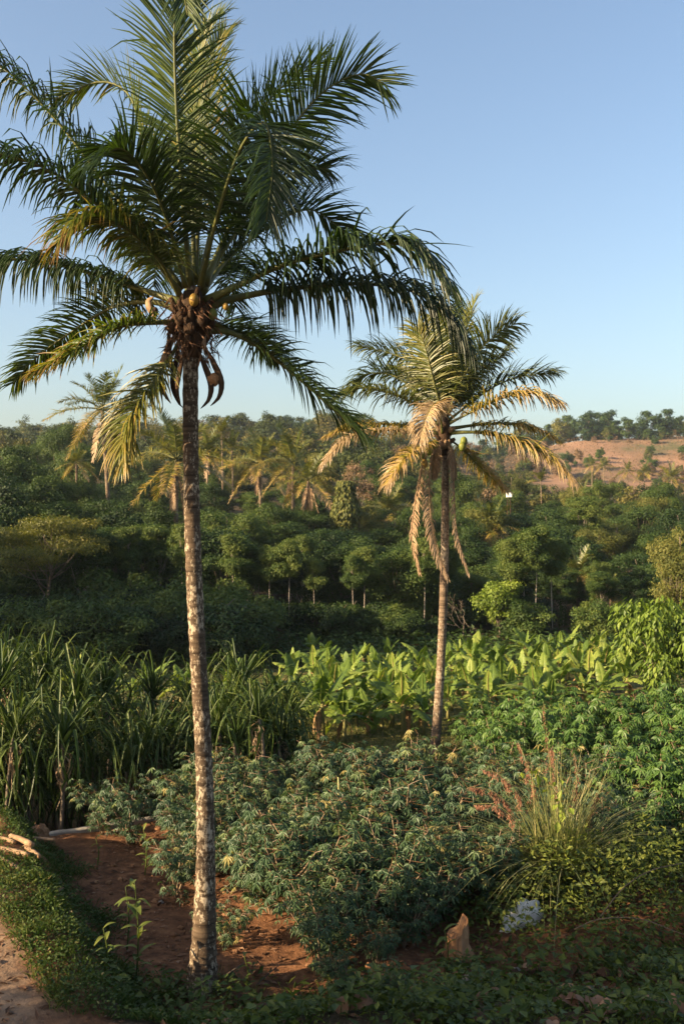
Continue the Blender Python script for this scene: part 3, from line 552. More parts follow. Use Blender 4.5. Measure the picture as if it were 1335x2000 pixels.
def top_h(x, y, v): return CZ+(1000-v)/F*y-float(gz(x, y))     # height that brings a top at depth y to pixel row v
fr = np.random.RandomState(77)
def zone(u): return 'left of the tall palm' if u < 360 else ('between the two palms' if u < 850 else 'right of the smaller palm')
# rows of forest: depth, spacing, row of pixel tops at u = 0, 350, 700, 1000, 1335
ROWS = [(58, 2.5, (1010, 1045, 1065, 1105, 1100)), (62, 2.7, (950, 1018, 1038, 1080, 1070)), (67, 3.0, (905, 1012, 1030, 1060, 1045)), (73, 3.4, (878, 1005, 1022, 1038, 1020)),
        (80, 3.8, (865, 992, 1010, 1012, 1000)), (88, 4.2, (862, 972, 990, 995, 985)), (98, 4.8, (858, 935, 950, 980, 968)), (110, 5.2, (852, 905, 918, 962, 955)), (124, 5.8, (848, 880, 888, 948, 945))]
for ri, (y0, sp, tops) in enumerate(ROWS):
    x = -.385*y0-2
    while x < .375*y0+2:
        y = y0+fr.uniform(-2.2, 2.2); xx = x+fr.uniform(-.8, .8); u = xx/y*F+667.5
        v = np.interp(u, [0, 350, 700, 1000, 1335], tops)+fr.normal(0, 21); h = max(3.5, top_h(xx, y, v))
        if ri < 3: k = fr.choice(['slender1', 'slender2', 'dense1', 'dense3', 'dense2', 'mid2'], p=[.28, .22, .18, .14, .10, .08])
        else: k = fr.choice(['dense1', 'dense2', 'dense3', 'olive', 'mid2', 'slender2', 'russet'], p=[.18, .28, .14, .16, .16, .07, .01])
        wd = np.clip(7.0/h, .75, 1.5) if not k.startswith('slender') else np.clip(8./h, .8, 1.5)
        dep = 'front' if ri < 3 else ('middle' if ri < 6 else 'upper')
        plant_tree(k, xx, y, h, '%s, %s wood, %s' % (NAMES[k][1], dep, zone(u)), 'tree', 'trees of the wood behind the banana field', r=fr, wide=wd)
        x += sp*fr.uniform(.8, 1.2)
for k in range(24):
    u = fr.uniform(120, 1100); y = fr.uniform(54.5, 58.5); xx = (u-667.5)/F*y; plant_tree('pole', xx, y, top_h(xx, y, fr.uniform(1010, 1090)), 'thin pale-trunked tree at the wood front, %s' % zone(u), 'tree', 'thin trees at the front of the wood', r=fr, wide=.9)
# undergrowth along the wood's edge
for k in range(80):
    xx = fr.uniform(-24, 21); y = 55.+fr.uniform(-3.5 if xx < -3 else -1.5, 4); kk = fr.choice(['shrub1', 'shrub2', 'shrub1']); u = xx/y*F+667.5
    plant_tree(kk, xx, y, fr.uniform(1.4, 2.6) if xx > -3 else fr.uniform(1.8, 4), '%s at the dark foot of the wood, %s' % (NAMES[kk][1], zone(u)), 'shrub', 'undergrowth along the edge of the wood', r=fr, wide=1.1)
for k in range(34):
    xx = fr.uniform(-17, -3.5); y = fr.uniform(44, 53); kk = fr.choice(['shrub1', 'shrub1', 'shrub2'])
    plant_tree(kk, xx, y, fr.uniform(1.8, 3.6), '%s behind the screw pines at left' % NAMES[kk][1], 'shrub', 'undergrowth along the edge of the wood', r=fr, wide=1.1)
# single trees that stand out
def single(kind, u, vtop, d, label, cat='tree', wide=1., rz=1.): 
    x = (u-667.5)/F*d; return plant_tree(kind, x, d, top_h(x, d, vtop), label, cat, None, rz, wide)
single('feather', 92, 985, 54, 'feathery yellow-green tree with forked pale trunk at left edge of the wood', wide=1.0, rz=.6)
single('bright', 975, 1120, 55, 'bright green leafy tree catching the sun at the foot of the wood', wide=.95)
single('shrub2', 797, 1195, 53.5, 'rounded dark green bush behind the bananas, left of the smaller palm', 'bush', 1.2)
single('bare2', 905, 1150, 54, 'leafless grey bush just right of the smaller palm trunk', 'bush', 1.1)
single('bare1', 1250, 985, 120, 'leafless pale tree with forked trunk on the right slope', wide=1.1)
single('grey', 1110, 985, 118, 'pale dry scrubby tree in the middle of the right slope', wide=1.5)
single('olive', 1325, 1010, 48, 'loose olive-green tree at right edge above the drooping bush', wide=.8)
single('mid2', 1165, 1085, 62, 'yellowish round-crowned tree right of the bright green one', wide=.7)
single('bright', 25, 1230, 50, 'small bright bush at left edge below the feathery tree', 'bush', 1.2)
single('bright', 315, 1225, 51, 'small bright green bush in shade just left of the tall palm trunk', 'bush', 1.)
# palms in the wood
PALMS = [(200, 800, 76, 165, 'sunlit coconut palm standing above the trees left of the tall palm', 215, 3), (345, 898, 68, 185, 'yellowing coconut palm half hidden behind the tall palm trunk', 343, 3),
 (506, 905, 92, 120, 'coconut palm with yellow fronds, third from the tall palm trunk', 510, 3), (572, 905, 84, 135, 'coconut palm with dark green upright fronds and pale trunk', 572, 1), (602, 938, 80, 110, 'coconut palm with brown skirt of dead fronds and leaning trunk', 586, 6),
 (757, 1000, 90, 110, 'small coconut palm with one yellow frond left of the smaller palm', 755, 2), (957, 1030, 78, 125, 'wide coconut palm in the wood right of the smaller palm', 955, 2),
 (1040, 1085, 66, 100, 'shaded coconut palm low in the wood right of the smaller palm', None, 0), (1128, 1115, 64, 90, 'shaded coconut palm with two lit fronds low in the wood', None, 0), (1192, 1160, 60, 70, 'small shaded coconut palm near the drooping bush', None, 0),
 (1138, 965, 150, 55, 'small sunlit coconut palm in the middle of the right slope', None, 0), (1310, 935, 185, 62, 'far coconut palm at right edge below the dry hillside', None, 1),
 (1224, 920, 235, 42, 'left one of the far palm pair on the dry hillside', None, 0), (1257, 922, 235, 40, 'right one of the far palm pair on the dry hillside', None, 0), (1178, 910, 240, 36, 'far palm left of the pair on the dry hillside', None, 0), (1155, 908, 245, 32, 'leftmost far palm on the dry hillside', None, 0),
 (405, 880, 100, 90, 'coconut palm just right of the tall palm trunk, far back', None, 2), (150, 905, 84, 70, 'small coconut palm under the sunlit palm at left', None, 0)]
for k, (u, v, d, wpx, lab, fu, dead) in enumerate(PALMS): slope_palm(u, v, d, wpx, lab, dead=dead, seed=k, foot_u=fu)
# areca palms: short plume on a thin pole
def areca(u, v, d, label, foot_v):
    top = at(u, v, d); g = float(gz(top[0], d)); t = thing('areca_palm', label, 'palm tree', (top[0], d, g), 0, 'thin areca palms on the slope')
    obj('trunk', trunk_mesh(np.array([[0, 0, -.2], [.1, 0, (top[2]-g)*.5], [0, 0, top[2]-g]]), np.array([.10, .08, .07]), M['trunk2'], 7, False), t)
    r = np.random.RandomState(int(u))
    for k in range(13):
        nm, m1, m2 = FM[['up', 'high', 'high', 'mid', 'level'][k % 5], r.randint(2)]; f = obj(nm, m1, t, (0, 0, top[2]-g), (r.uniform(-.2, .2), 0, k*2.4), .62); stuff(obj('leaflets', m2, f))
areca(433, 848, 104, 'left one of two thin areca palms on the slope', 1010); areca(453, 880, 102, 'right one of two thin areca palms on the slope', 1015)
areca(1055, 940, 130, 'thin areca palm on the slope right of the smaller palm', 1000)
# vine-clad column tree
d = 78; p = at(675, 945, d); foot = (665-667.5)/F*d; g = float(gz(foot, d)); t = thing('vine_clad_tree', 'bare leaning trunk topped by a column of climbing vine', 'tree', (foot, d, g))
tmb = MB(); tube(tmb, spline([[0, 0, -.2], [.25, 0, (p[2]-g)*.5], [p[0]-foot, 0, p[2]-g]], 12), np.linspace(.17, .08, 12), 8); obj('trunk', tmb.mesh('trunk', M['bark_pale'], True), t)
cmb = MB(); r = np.random.RandomState(3); n = 2600; z = r.uniform(-3.6, .3, n); an = r.rand(n)*6.28; rv = (.95+.25*np.sin(z*2.3))*np.sqrt(np.clip((z+4.0)/1.5, 0, 1)*np.clip((.5-z)/.8, 0, 1))*r.rand(n)**.35
P_ = np.stack([np.cos(an)*rv, np.sin(an)*rv, z], 1)+[p[0]-foot, 0, p[2]-g]; kites(cmb, P_, np.stack([np.cos(an)*.4, np.sin(an)*.4, -1+0*z], 1)+r.randn(n, 3)*.3, np.stack([np.cos(an), np.sin(an), .4+0*z], 1)+r.randn(n, 3)*.3, .34*r.uniform(.7, 1.2, n), .19*np.ones(n), np.clip(.5+r.normal(0, .2, n), 0, 1))
obj('vine_leaves', cmb.mesh('vine_leaves', M['leaf_olive']), t)
# tall trees outside the left edge whose shade lies on the wood and the foreground
for k, (x, y, h, kk) in enumerate(((-31, 36, 16, 'dense3'), (-36, 34, 18, 'dense1'), (-28, 40, 15, 'dense1'), (-38, 39, 18, 'dense3'), (-33, 41, 15, 'dense1'), (-31, 47, 10, 'dense3'), (-37, 45, 15, 'dense1'), (-27, 52, 9, 'dense2'), (-33, 54, 9, 'dense3'), (-40, 52, 11, 'dense1'), (-42, 60, 10, 'dense3'), (-46, 47, 14, 'dense2'))):
    plant_tree(kk, x, y, h, '%s standing beyond the left edge of the view' % NAMES[kk][1], 'tree', 'trees beyond the left edge', r=fr, wide=.8)
for k, (x, y, h, kk) in enumerate(((-10.2, 19.5, 3.6, 'shrub1'), (-12.5, 21.5, 4.2, 'shrub1'), (-11, 17.6, 3.0, 'shrub2'), (-11.5, 23.5, 4.2, 'shrub1'), (-14, 24.5, 4.4, 'shrub2'))):  # unseen shrubs, added to keep low sun off the foot of the screw pines
    plant_tree(kk, x, y, h, '%s added unseen beyond the left edge, shading the screw pines' % NAMES[kk][1], 'shrub', 'added shrubs beyond the left edge', r=fr)
for k, (x, y, h, kk) in enumerate(((-11.5, 5.5, 10.5, 'dense3'), (-15, 2.6, 12, 'dense1'), (-10.5, 2.0, 10.5, 'dense1'), (-15, 4.2, 11, 'dense2'), (-9.5, -2.5, 9, 'dense3'), (-17, -1, 11, 'dense1'))):
    plant_tree(kk, x, y, h, '%s beside the camera whose shade covers the foreground' % NAMES[kk][1], 'tree', 'trees beside the camera', r=fr, wide=.85)

# far trees: low leaf counts
LO = {k: tree_proto(40+i, 10, .3, 3.8, 20, 150, .55, .30, m, 'bark_pale' if m == 'leaf_russet' else 'bark') for i, (k, m) in enumerate((('far_dark', 'leaf_dark'), ('far_mid', 'leaf_mid'), ('far_olive', 'leaf_olive'), ('far_russet', 'leaf_russet')))}
LO['far_dark2'] = tree_proto(51, 10, 1.0, 3.3, 18, 140, .55, .3, 'leaf_dark', 'bark')
PR.update(LO); NAMES.update({'far_dark': ('broadleaf_tree', 'dark tree'), 'far_dark2': ('broadleaf_tree', 'dark open tree'), 'far_mid': ('broadleaf_tree', 'green tree'), 'far_olive': ('broadleaf_tree', 'olive tree'), 'far_russet': ('dry_tree', 'russet half-bare tree')})
far_m = leaf_mat('far_wood', [(0, (.012, .022, .007)), (.25, (.045, .062, .014)), (.32, (.025, .042, .010)), (.58, (.10, .11, .024)), (.66, (.045, .048, .012)), (.84, (.16, .14, .035)), (.9, (.10, .065, .035)), (1, (.24, .16, .09))], rough=.6, trans=.22, spec=.2, objvar=0.)
FW = MB(); BAND = {'far_dark': .02, 'far_dark2': .06, 'far_mid': .33, 'far_olive': .66, 'far_russet': .9}
def far_copy(kind, x, y, h):
    r_ = fr; me = PR[kind][1]; n_ = len(me.vertices); V = np.zeros(n_*3, np.float32); me.vertices.foreach_get('co', V); V = V.reshape(-1, 3); a = np.zeros(n_, np.float32); me.attributes['v'].data.foreach_get('value', a)
    sel = np.repeat(r_.rand(n_//4) < .62, 4); V = V[sel]; a = a[sel]; th = r_.rand()*6.28; c, s2 = math.cos(th), math.sin(th); sc = h/10
    V = np.stack([(V[:, 0]*c-V[:, 1]*s2)*sc*1.05+x, (V[:, 0]*s2+V[:, 1]*c)*sc*1.05+y, V[:, 2]*sc+float(gz(x, y))], 1)
    b = np.arange(len(V)//4)[:, None]*4; FW.add(V, None, np.concatenate([b+[0, 1, 2], b+[0, 2, 3]]), np.clip(BAND[kind]+a*(.1 if kind == 'far_russet' else .22)+r_.uniform(-.02, .02), 0, 1))
nfar = 0
FT = {136: (842, 868, 868, 948, 955), 275: (832, 800, 800, 925, 940)}
for y0, sp in ((136, 6.5), (150, 7.), (166, 8.), (185, 8.5), (205, 9.), (228, 10.), (250, 10.), (275, 10.5), (298, 10.), (322, 10.)):
    x = -.38*y0
    while x < .38*y0:
        y = y0+fr.uniform(-6, 6); xx = x+fr.uniform(-2, 2); q = xx/y
        if not (y > 285 and q > .21) and not (y > 240 and q > .19 and fr.rand() < .8):
            k = fr.choice(['far_dark', 'far_mid', 'far_olive', 'far_dark2', 'far_russet'], p=[.27, .27, .24, .15, .07]); u = q*F+667.5
            vt = np.interp(u, [0, 350, 700, 1000, 1335], [np.interp(y, [136, 275], [a_, b_]) for a_, b_ in zip(FT[136], FT[275])])+fr.normal(0, 9)
            far_copy(k, xx, y, float(np.clip(top_h(xx, y, vt), 4., 13))); nfar += 1
        x += sp*fr.uniform(.8, 1.25)
stuff(obj('far_wood', FW.mesh('far_wood', far_m)), 'hazy mass of woodland covering the far slope', 'woodland')
# the crest
for x in np.arange(-125, 145, 3.6):
    q = (x+fr.uniform(-2, 2))/330; y = fr.uniform(346, 374) if q > .10 else fr.uniform(300, 345)
    for rep in range(3):
        yy = y+(rep-1)*8; k = fr.choice(['far_dark', 'far_mid', 'far_dark2', 'far_olive', 'far_russet'], p=[.34, .24, .2, .15, .07]); u = x/yy*F+667.5
        plant_tree(k, x*yy/330+fr.uniform(-2, 2), yy, fr.uniform(4.5, 13.5) if rep else fr.uniform(2.5, 6), '%s on the far crest against the sky, %s' % (NAMES[k][1], zone(u)), 'tree', 'trees along the far crest', r=fr, z=float(gz(x*yy/330, yy))-1.3).name = 'broadleaf_tree' if rep else 'shrub'
# scattered dry scrub on the bare hillside
for k in range(90):
    q = fr.choice([.15, .19, .22, .25, .31, .35])+fr.normal(0, .012); y = 268+82*fr.rand()**1.7; kk = fr.choice(['far_russet', 'far_mid', 'far_olive'], p=[.4, .3, .3])
    plant_tree(kk, q*y, y, fr.uniform(1.6, 5), 'low %s bush scattered on the bare orange hillside' % NAMES[kk][1].split()[0], 'bush', 'scrub on the bare hillside', r=fr, wide=.9)
# small white water tank on a tall stand
d = 94; p = at(993, 971, d); g = float(gz(p[0], d)); hh_ = p[2]-g
hs = thing('water_tank', 'tiny white water tank showing among the trees right of the smaller palm', 'water tank', (p[0], d, g))
mb = MB(); V = [[x*k, y*k, hh_+z] for z, k in ((0, .97), (.05, 1), (.36, 1), (.4, .94)) for x, y in ((-.24, -.2), (.24, -.2), (.24, .2), (-.24, .2))]; Q = [[4*l+j, 4*l+(j+1) % 4, 4*l+4+(j+1) % 4, 4*l+4+j] for l in range(3) for j in range(4)]+[[12, 13, 14, 15], [3, 2, 1, 0]]; mb.add(V, Q); obj('tank', mb.mesh('tank', M['white_wall']), hs)
mb = MB(); tube(mb, [[0, 0, hh_+.395], [0, 0, hh_+.43]], [.09, .08], 10); obj('lid', mb.mesh('lid', M['white_wall']), hs)
for a_ in (.8, 2.4, 3.9, 5.5):
    mb = MB(); tube(mb, [[math.cos(a_)*.3, math.sin(a_)*.3, -.1], [math.cos(a_)*.17, math.sin(a_)*.17, hh_]], [.03, .025], 6); obj('leg', mb.mesh('leg', M['fibre']), hs)

# ------------------------------------------------------------------ drooping broad-leaved bush at the right edge
d = 37.; bx = (1300-667.5)/F*d; r = np.random.RandomState(8); g = float(gz(bx, d))
t = thing('drooping_bush', 'big sunlit bush with drooping broad leaves at the right edge', 'bush', (bx, d, g), 0, None, 1.25); tm = MB(); cm = MB()
for k in range(26):
    a = r.rand()*6.28; rr = r.uniform(.2, 1.45); c = np.array([math.cos(a)*rr, math.sin(a)*rr, r.uniform(.9, 3.3)*(1-.22*rr)])
    tube(tm, spline([[r.uniform(-.2, .2), r.uniform(-.2, .2), -.2], c*[.4, .4, .5], c], 7), np.linspace(.045, .012, 7), 5)
    n = 190; q = nrm(r.randn(n, 3)); p = c+q*r.rand(n, 1)**.4*.55; kites(cm, p, q*[.55, .55, .2]+[0, 0, -.75]+r.randn(n, 3)*.25, q+[0, 0, .5], .22*r.uniform(.7, 1.2, n), .095*np.ones(n), np.clip(.6+r.normal(0, .2, n), 0, 1))
obj('branches', tm.mesh('branches', M['bark'], True), t); obj('foliage', cm.mesh('foliage', M['leaf_bright']), t)['kind'] = 'stuff'

# ------------------------------------------------------------------ bananas
def banana_leaf(seed, L=1.5, W=.42, arch=.5, torn=.3):
    r = np.random.RandomState(seed); n = 13; t = np.linspace(0, 1, n)
    x = L*(t-.12*arch*t**2); z = -L*arch*t**2.2*.75; mid = np.stack([x, .05*L*np.sin(t*3+seed), z], 1); T = nrm(np.gradient(mid, axis=0))
    S = np.array([0, 1., 0]); N = np.cross(S[None]+0*T, T)*-1; N = nrm(np.where(N[:, 2:] < 0, -N, N))
    prof = np.where(t < .16, .06, np.sin(np.clip((t-.14)/.86, 0, 1)**.62*math.pi)**.55)*W*.5
    mb = MB(); tube(mb, mid-N*.012, np.linspace(.022, .004, n), 5, a=.95)
    for sg in (-1, 1):
        dr = .12+.18*r.rand()
        for k in range(n-1):
            if t[k+1] < .16: continue
            gap = .0 if r.rand() > torn else .35; lo = r.normal(0, .14); k0, k1 = k, k+1
            e0 = mid[k0]+sg*S*prof[k0]*.5+N[k0]*prof[k0]*.16; e1 = mid[k1]+sg*S*prof[k1]*.5+N[k1]*prof[k1]*.16
            o0 = mid[k0]+sg*S*prof[k0]-N[k0]*prof[k0]*(dr+lo); o1 = mid[k1]+sg*S*prof[k1]-N[k1]*prof[k1]*(dr+lo)
            if gap: o1 = o1*(1-gap)+o0*gap
            a_ = np.clip(.45+r.normal(0, .05), 0, 1)
            mb.add([mid[k0], mid[k1], e1, e0, o1, o0], [[0, 1, 2, 3], [3, 2, 4, 5]], None, a_)
    return mb
BL = [banana_leaf(60+k, 1.3+.15*(k % 3), .50+.08*(k % 2), [.12, .35, .6, .8, 1.0, 1.2][k % 6], .38).mesh('leaf', M['banana'], True) for k in range(8)]
BD = [banana_leaf(80+k, 1.1, .26, 1.3, .7).mesh('dry_leaf', M['banana_dry']) for k in range(2)]
bst = MB(); tube(bst, [[0, 0, -.15], [.01, 0, .3], [0, .02, .75], [.02, 0, 1.15]], [.105, .09, .072, .045], 9); BS = bst.mesh('stem', M['banana_stem'], True)
br = np.random.RandomState(31)
def banana(x, y, h, label, dry=0, nleaf=8):
    t = thing('banana_plant', label, 'banana plant', (x, y, float(gz(x, y))), br.uniform(0, 6.28), 'banana plants of the field', h/2.2)
    obj('stem', BS, t)
    for k in range(nleaf):
        el = R(np.interp(k/(nleaf-1), [0, .3, 1], [84, 60, 12])+br.uniform(-8, 8)); an = k*2.4+br.uniform(-.4, .4)
        me = BL[[0, 1, 6, 7, 2, 3, 4, 5][min(7, k)] if br.rand() < .6 else br.randint(8)]
        obj('leaf', me, t, (0, 0, 1.12-.03*k), (br.uniform(-.35, .35), -el, an), br.uniform(.8, 1.1)*(1 if k else .95))
    for k in range(dry): obj('dry_leaf', BD[k % 2], t, (0, 0, .95), (0, R(25), br.rand()*6.28), br.uniform(.7, 1))
    return t
def bzone(u, y): return 'banana plant in the %s rows, %s' % ('front' if y < 33.5 else ('middle' if y < 39 else 'back'), 'left of the smaller palm' if u < 850 else ('right of the smaller palm' if u < 1080 else 'near the drooping bush'))
for u, v, h, dry, lab in ((788, 1440, 1.95, 1, 'lone front banana plant with spread leaves and thin dark stem'), (745, 1425, 1.55, 3, 'front banana plant with skirt of dry brown leaves'), (630, 1445, 2.1, 2, 'leftmost front banana plant beside the screw pines'),
                          (672, 1450, 1.5, 2, 'short front banana plant with dry leaves near the screw pines'), (655, 1410, 2.0, 0, 'banana plant just behind the leftmost front one')):
    p = on_ground(u, v); banana(p[0], p[1], h, lab, dry)
for y in np.arange(29.6, 47, 1.4):
    x = -.32*y
    x0 = np.interp(y, [29.5, 31.5, 36, 47], [-1.2, -9., -9.5, -9]); x1 = np.interp(y, [29, 31, 36, 40, 47], [2.6, 7.5, 10.8, 11.5, 13.8]); x = x0
    while x < x1:
        xx = x+br.uniform(-.4, .4); yy = y+br.uniform(-.45, .45); u = xx/yy*F+667.5
        if not (xx < -2.2 and (yy > 36 or br.rand() < .3)) and not (abs(xx-pal2.location.x) < .5 and abs(yy-26.5) < 1) and not (xx > 10.6 and 34.5 < yy < 39.5) and not (yy > 43 and -4 < xx < 8 and br.rand() < .7):
            banana(xx, yy, br.uniform(1.1, 1.85)*(1 if u > 850 else np.interp(yy, [33, 46], [1, .8])), bzone(u, yy), int(br.rand() < .35)*2, br.randint(6, 9))
        x += br.uniform(.95, 1.55)

# ------------------------------------------------------------------ screw pines in the ditch
def strap(seed, L, fold_at, fold_ang, base_el, w=.058, dead=False):
    r = np.random.RandomState(seed); n = 12; t = np.linspace(0, 1, n); el = base_el-.35*t-fold_ang*sstep(fold_at-.09, fold_at+.09, t)
    ds = L/(n-1); x = np.concatenate([[0], np.cumsum(np.cos(el[:-1])*ds)]); z = np.concatenate([[0], np.cumsum(np.sin(el[:-1])*ds)])
    mid = np.stack([x, .05*np.sin(t*4+seed), z], 1); wd = w*np.interp(t, [0, .15, .6, 1], [.8, 1, .75, .04]); nv = np.stack([-np.sin(el), 0*el, np.cos(el)], 1); S = np.array([0, 1., 0])
    mb = MB(); V = np.stack([mid-S*wd[:, None]*.5+nv*wd[:, None]*.28, mid, mid+S*wd[:, None]*.5+nv*wd[:, None]*.28], 1).reshape(-1, 3)
    i = np.arange(n-1)[:, None]*3+np.arange(2)[None]; mb.add(V, np.stack([i, i+1, i+4, i+3], -1).reshape(-1, 4), None, np.clip(.42+.25*np.repeat(t, 3)**2, 0, 1)); return mb.mesh('dead_leaf' if dead else 'leaf', M['palm_dead' if dead else 'pandan'])
ST = [strap(k, L, fa, fg, el-.12, .072) for k, (L, fa, fg, el) in enumerate(((1.9, .62, 2.1, 1.35), (2.0, .55, 1.7, 1.2), (1.9, .48, 2.0, 1.05), (2.0, .42, 1.6, .9), (1.7, .7, .9, 1.1), (2.0, .38, 1.7, .75), (2.0, .28, 1.6, .5), (1.8, .75, 2.1, 1.3), (2.0, .2, 1.35, .25), (1.3, .9, .2, 1.4), (2.1, .14, 1.45, .1)))]
SD = [strap(30+k, 1.2, .2, 1.3, -.5, .04, True) for k in range(2)]
sr = np.random.RandomState(17)
def screw_pine(u, v, d, s_, label, nl=40, droopy=.4):
    p = at(u, v, d); g = float(gz(p[0], d)); t = thing('screw_pine', label, 'screw pine', (p[0], d, g), 0, 'screw pines along the ditch')
    h = max(.4, p[2]-g); mb = MB(); tube(mb, spline([[sr.uniform(-.3, .3), 0, -.15], [sr.uniform(-.15, .15), 0, h*.5], [0, 0, h+.1]], 8), np.linspace(.05, .035, 8), 7); obj('stem', mb.mesh('stem', M['bark'], True), t)
    for k in range(nl):
        q = k/nl; me = ST[sr.choice([0, 1, 7, 0, 2, 4])] if q < .4*(1-droopy)+.15 else (ST[sr.choice([2, 3, 4, 1])] if q < .7 else ST[sr.choice([5, 6, 8, 10, 3])])
        obj('leaf', me, t, (0, 0, h-.3*q), (sr.uniform(-.35, .35), sr.uniform(-.2, .2)+.55*max(0, q-.55)*droopy*2, k*2.399), 1.08*s_*sr.uniform(.62, 1.1))
    for k in range(10 if h > 1 else 0): obj('dead_leaf', SD[k % 2], t, (0, 0, h-.25-.1*(k % 4)), (0, sr.uniform(.0, .25), k*2.4), s_*sr.uniform(.7, 1.1))
for k, (u, v, d, s_, lab, dp) in enumerate(((122, 1440, 20.9, .95, 'screw pine with long leaves drooping far over the ditch, nearest the log pile', 1.), (28, 1425, 20.6, .9, 'screw pine hanging over the ditch at the left edge', 1.), (548, 1425, 23.6, .85, 'rightmost screw pine with leaves arching toward the bananas', .8), (470, 1330, 24.6, .9, 'tall screw pine just right of the tall palm trunk', .3),
        (205, 1345, 24.5, .9, 'screw pine with a fan of upright leaves, left of the tall palm', .4), (90, 1320, 24., .9, 'tall screw pine near the left edge', .4), (20, 1310, 25., .95, 'tallest screw pine at the left edge', .4), (300, 1350, 25., .85, 'screw pine with folded leaf tips left of the tall palm', .3))):
    screw_pine(u, v, d, s_, lab, 52, dp)
for k in range(104):
    u = sr.uniform(-40, 575); d = sr.uniform(22., 27.3) if k < 44 else np.interp(u, [0, 575], [20.6, 23.4])+sr.uniform(0, 2.2); v = (np.interp(u, [0, 250, 575], [1330, 1370, 1380])+sr.uniform(-10, 100)*(1 if d < 25 else .45)) if k < 44 else sr.uniform(1430, 1585)
    screw_pine(u, v, d, sr.uniform(.7, .95), '%s screw pine in the ditch, %s' % ('tall' if k < 44 else 'low drooping', 'near the left edge' if u < 140 else ('left of the tall palm' if u < 380 else 'right of the tall palm')), 36, sr.uniform(.1, .7) if k < 44 else sr.uniform(.7, 1.2))

# ------------------------------------------------------------------ cassava
def cassava_leaf_arrays(r, s_=.15, nl=7, wd=.034, dr=.35):
    an = np.linspace(-2.1, 2.1, nl)+r.normal(0, .08, nl); L = s_*(1-.12*np.abs(an))*r.uniform(.85, 1.1, nl)
    D = np.stack([np.cos(an), np.sin(an), -dr+0*an], 1); return D, L
def add_cassava_leaf(mb, r, p, yaw, s_, wd, tilt, a):
    D, L = cassava_leaf_arrays(r, s_, r.choice([5, 7, 7])); c, s2 = math.cos(yaw), math.sin(yaw); ct, st = math.cos(tilt), math.sin(tilt)
    D = np.stack([D[:, 0]*ct+D[:, 2]*st, D[:, 1], -D[:, 0]*st+D[:, 2]*ct], 1); D = np.stack([D[:, 0]*c-D[:, 1]*s2, D[:, 0]*s2+D[:, 1]*c, D[:, 2]], 1)
    N = np.array([[math.sin(tilt)*c, math.sin(tilt)*s2, math.cos(tilt)]])+0*D; kites(mb, p+0*D, D, N, L, wd*np.ones(len(L)), a+0*L, fold=.15, droop=.18)
def cassava_proto(seed, h, nst, nlv, s_, wd, mat, joined=True, leggy=False):
    r = np.random.RandomState(seed); sm = MB(); pm = MB(); lm = MB(); leaves = []
    for k in range(nst):
        a = k/nst*6.28+r.uniform(-.5, .5); e = np.array([math.cos(a)*r.uniform(.1, .32), math.sin(a)*r.uniform(.1, .32), h*r.uniform(.32, .62)])
        tube(sm, spline([[0, 0, -.1], e*[.4, .4, .5], e], 7), np.linspace(.018, .012, 7), 5)
        for b in range(3):
            a2 = a+r.uniform(-1.6, 1.6); tip = e+np.array([math.cos(a2)*r.uniform(.15, .42), math.sin(a2)*r.uniform(.15, .42), h*r.uniform(.16, .46)]); B_ = spline([e, (e+tip)/2+[0, 0, -.04], tip], 7)
            tube(sm, B_, np.linspace(.012, .006, 7), 4)
            for q in range(nlv):
                f = .15+.85*(q+.5)/nlv; bp = B_[min(6, int(f*6.99))]; ya = q*2.4+r.uniform(-.4, .4); pl = r.uniform(.12, .26); lp = bp+np.array([math.cos(ya)*pl, math.sin(ya)*pl, pl*r.uniform(-.15, .6)])
                tube(pm, [bp, lp], [.0028, .002], 3, cap=False); leaves.append((lp, ya, s_*r.uniform(.75, 1.2), r.uniform(.1, .9), 1. if r.rand() < .04 else np.clip(.48+r.normal(0, .17), 0, 1)))
        for b in range(2):
            st_ = e*r.uniform(.25, .7); a2 = r.rand()*6.28; tip = st_+np.array([math.cos(a2)*r.uniform(.25, .5), math.sin(a2)*r.uniform(.25, .5), r.uniform(-.1, .2)]); B_ = spline([st_, (st_+tip)/2+[0, 0, .08], tip], 7); tube(sm, B_, np.linspace(.008, .004, 7), 4)
            for q in range(8):
                bp = B_[min(6, int((.2+.1*q)*6.99))]; ya = q*2.4+r.uniform(-.4, .4); pl = r.uniform(.08, .18); lp = bp+np.array([math.cos(ya)*pl, math.sin(ya)*pl, pl*r.uniform(-.2, .4)])
                tube(pm, [bp, lp], [.0028, .002], 3, cap=False); leaves.append((lp, ya, s_*r.uniform(.7, 1.1), r.uniform(.1, .9), 1. if r.rand() < .06 else np.clip(.45+r.normal(0, .17), 0, 1)))
    if joined:
        for lp, ya, s2, ti, a_ in leaves: add_cassava_leaf(lm, r, lp, ya, s2, wd, ti, a_)
    return sm.mesh('stems', M['cassava_stem'], True), pm.mesh('petioles', M['petiole']), (lm.mesh('foliage', M[mat]) if joined else None), leaves
CP = [cassava_proto(100+k, 1.25, 4, 15, .125, .030, 'cassava') for k in range(6)]
CPL = [cassava_proto(140+k, 1.35, 2, 11, .16, .04, 'cassava') for k in range(2)]
CP2 = [cassava_proto(120+k, 1.75, 3, 12, .21, .062, 'cassava2') for k in range(5)]
lr = np.random.RandomState(9); CL = []
for k in range(6):
    m_ = MB(); add_cassava_leaf(m_, lr, np.zeros(3), 0., .17, .041, 0., .3+.08*k); CL.append(m_.mesh('leaf', M['cassava']))
cr = np.random.RandomState(12)
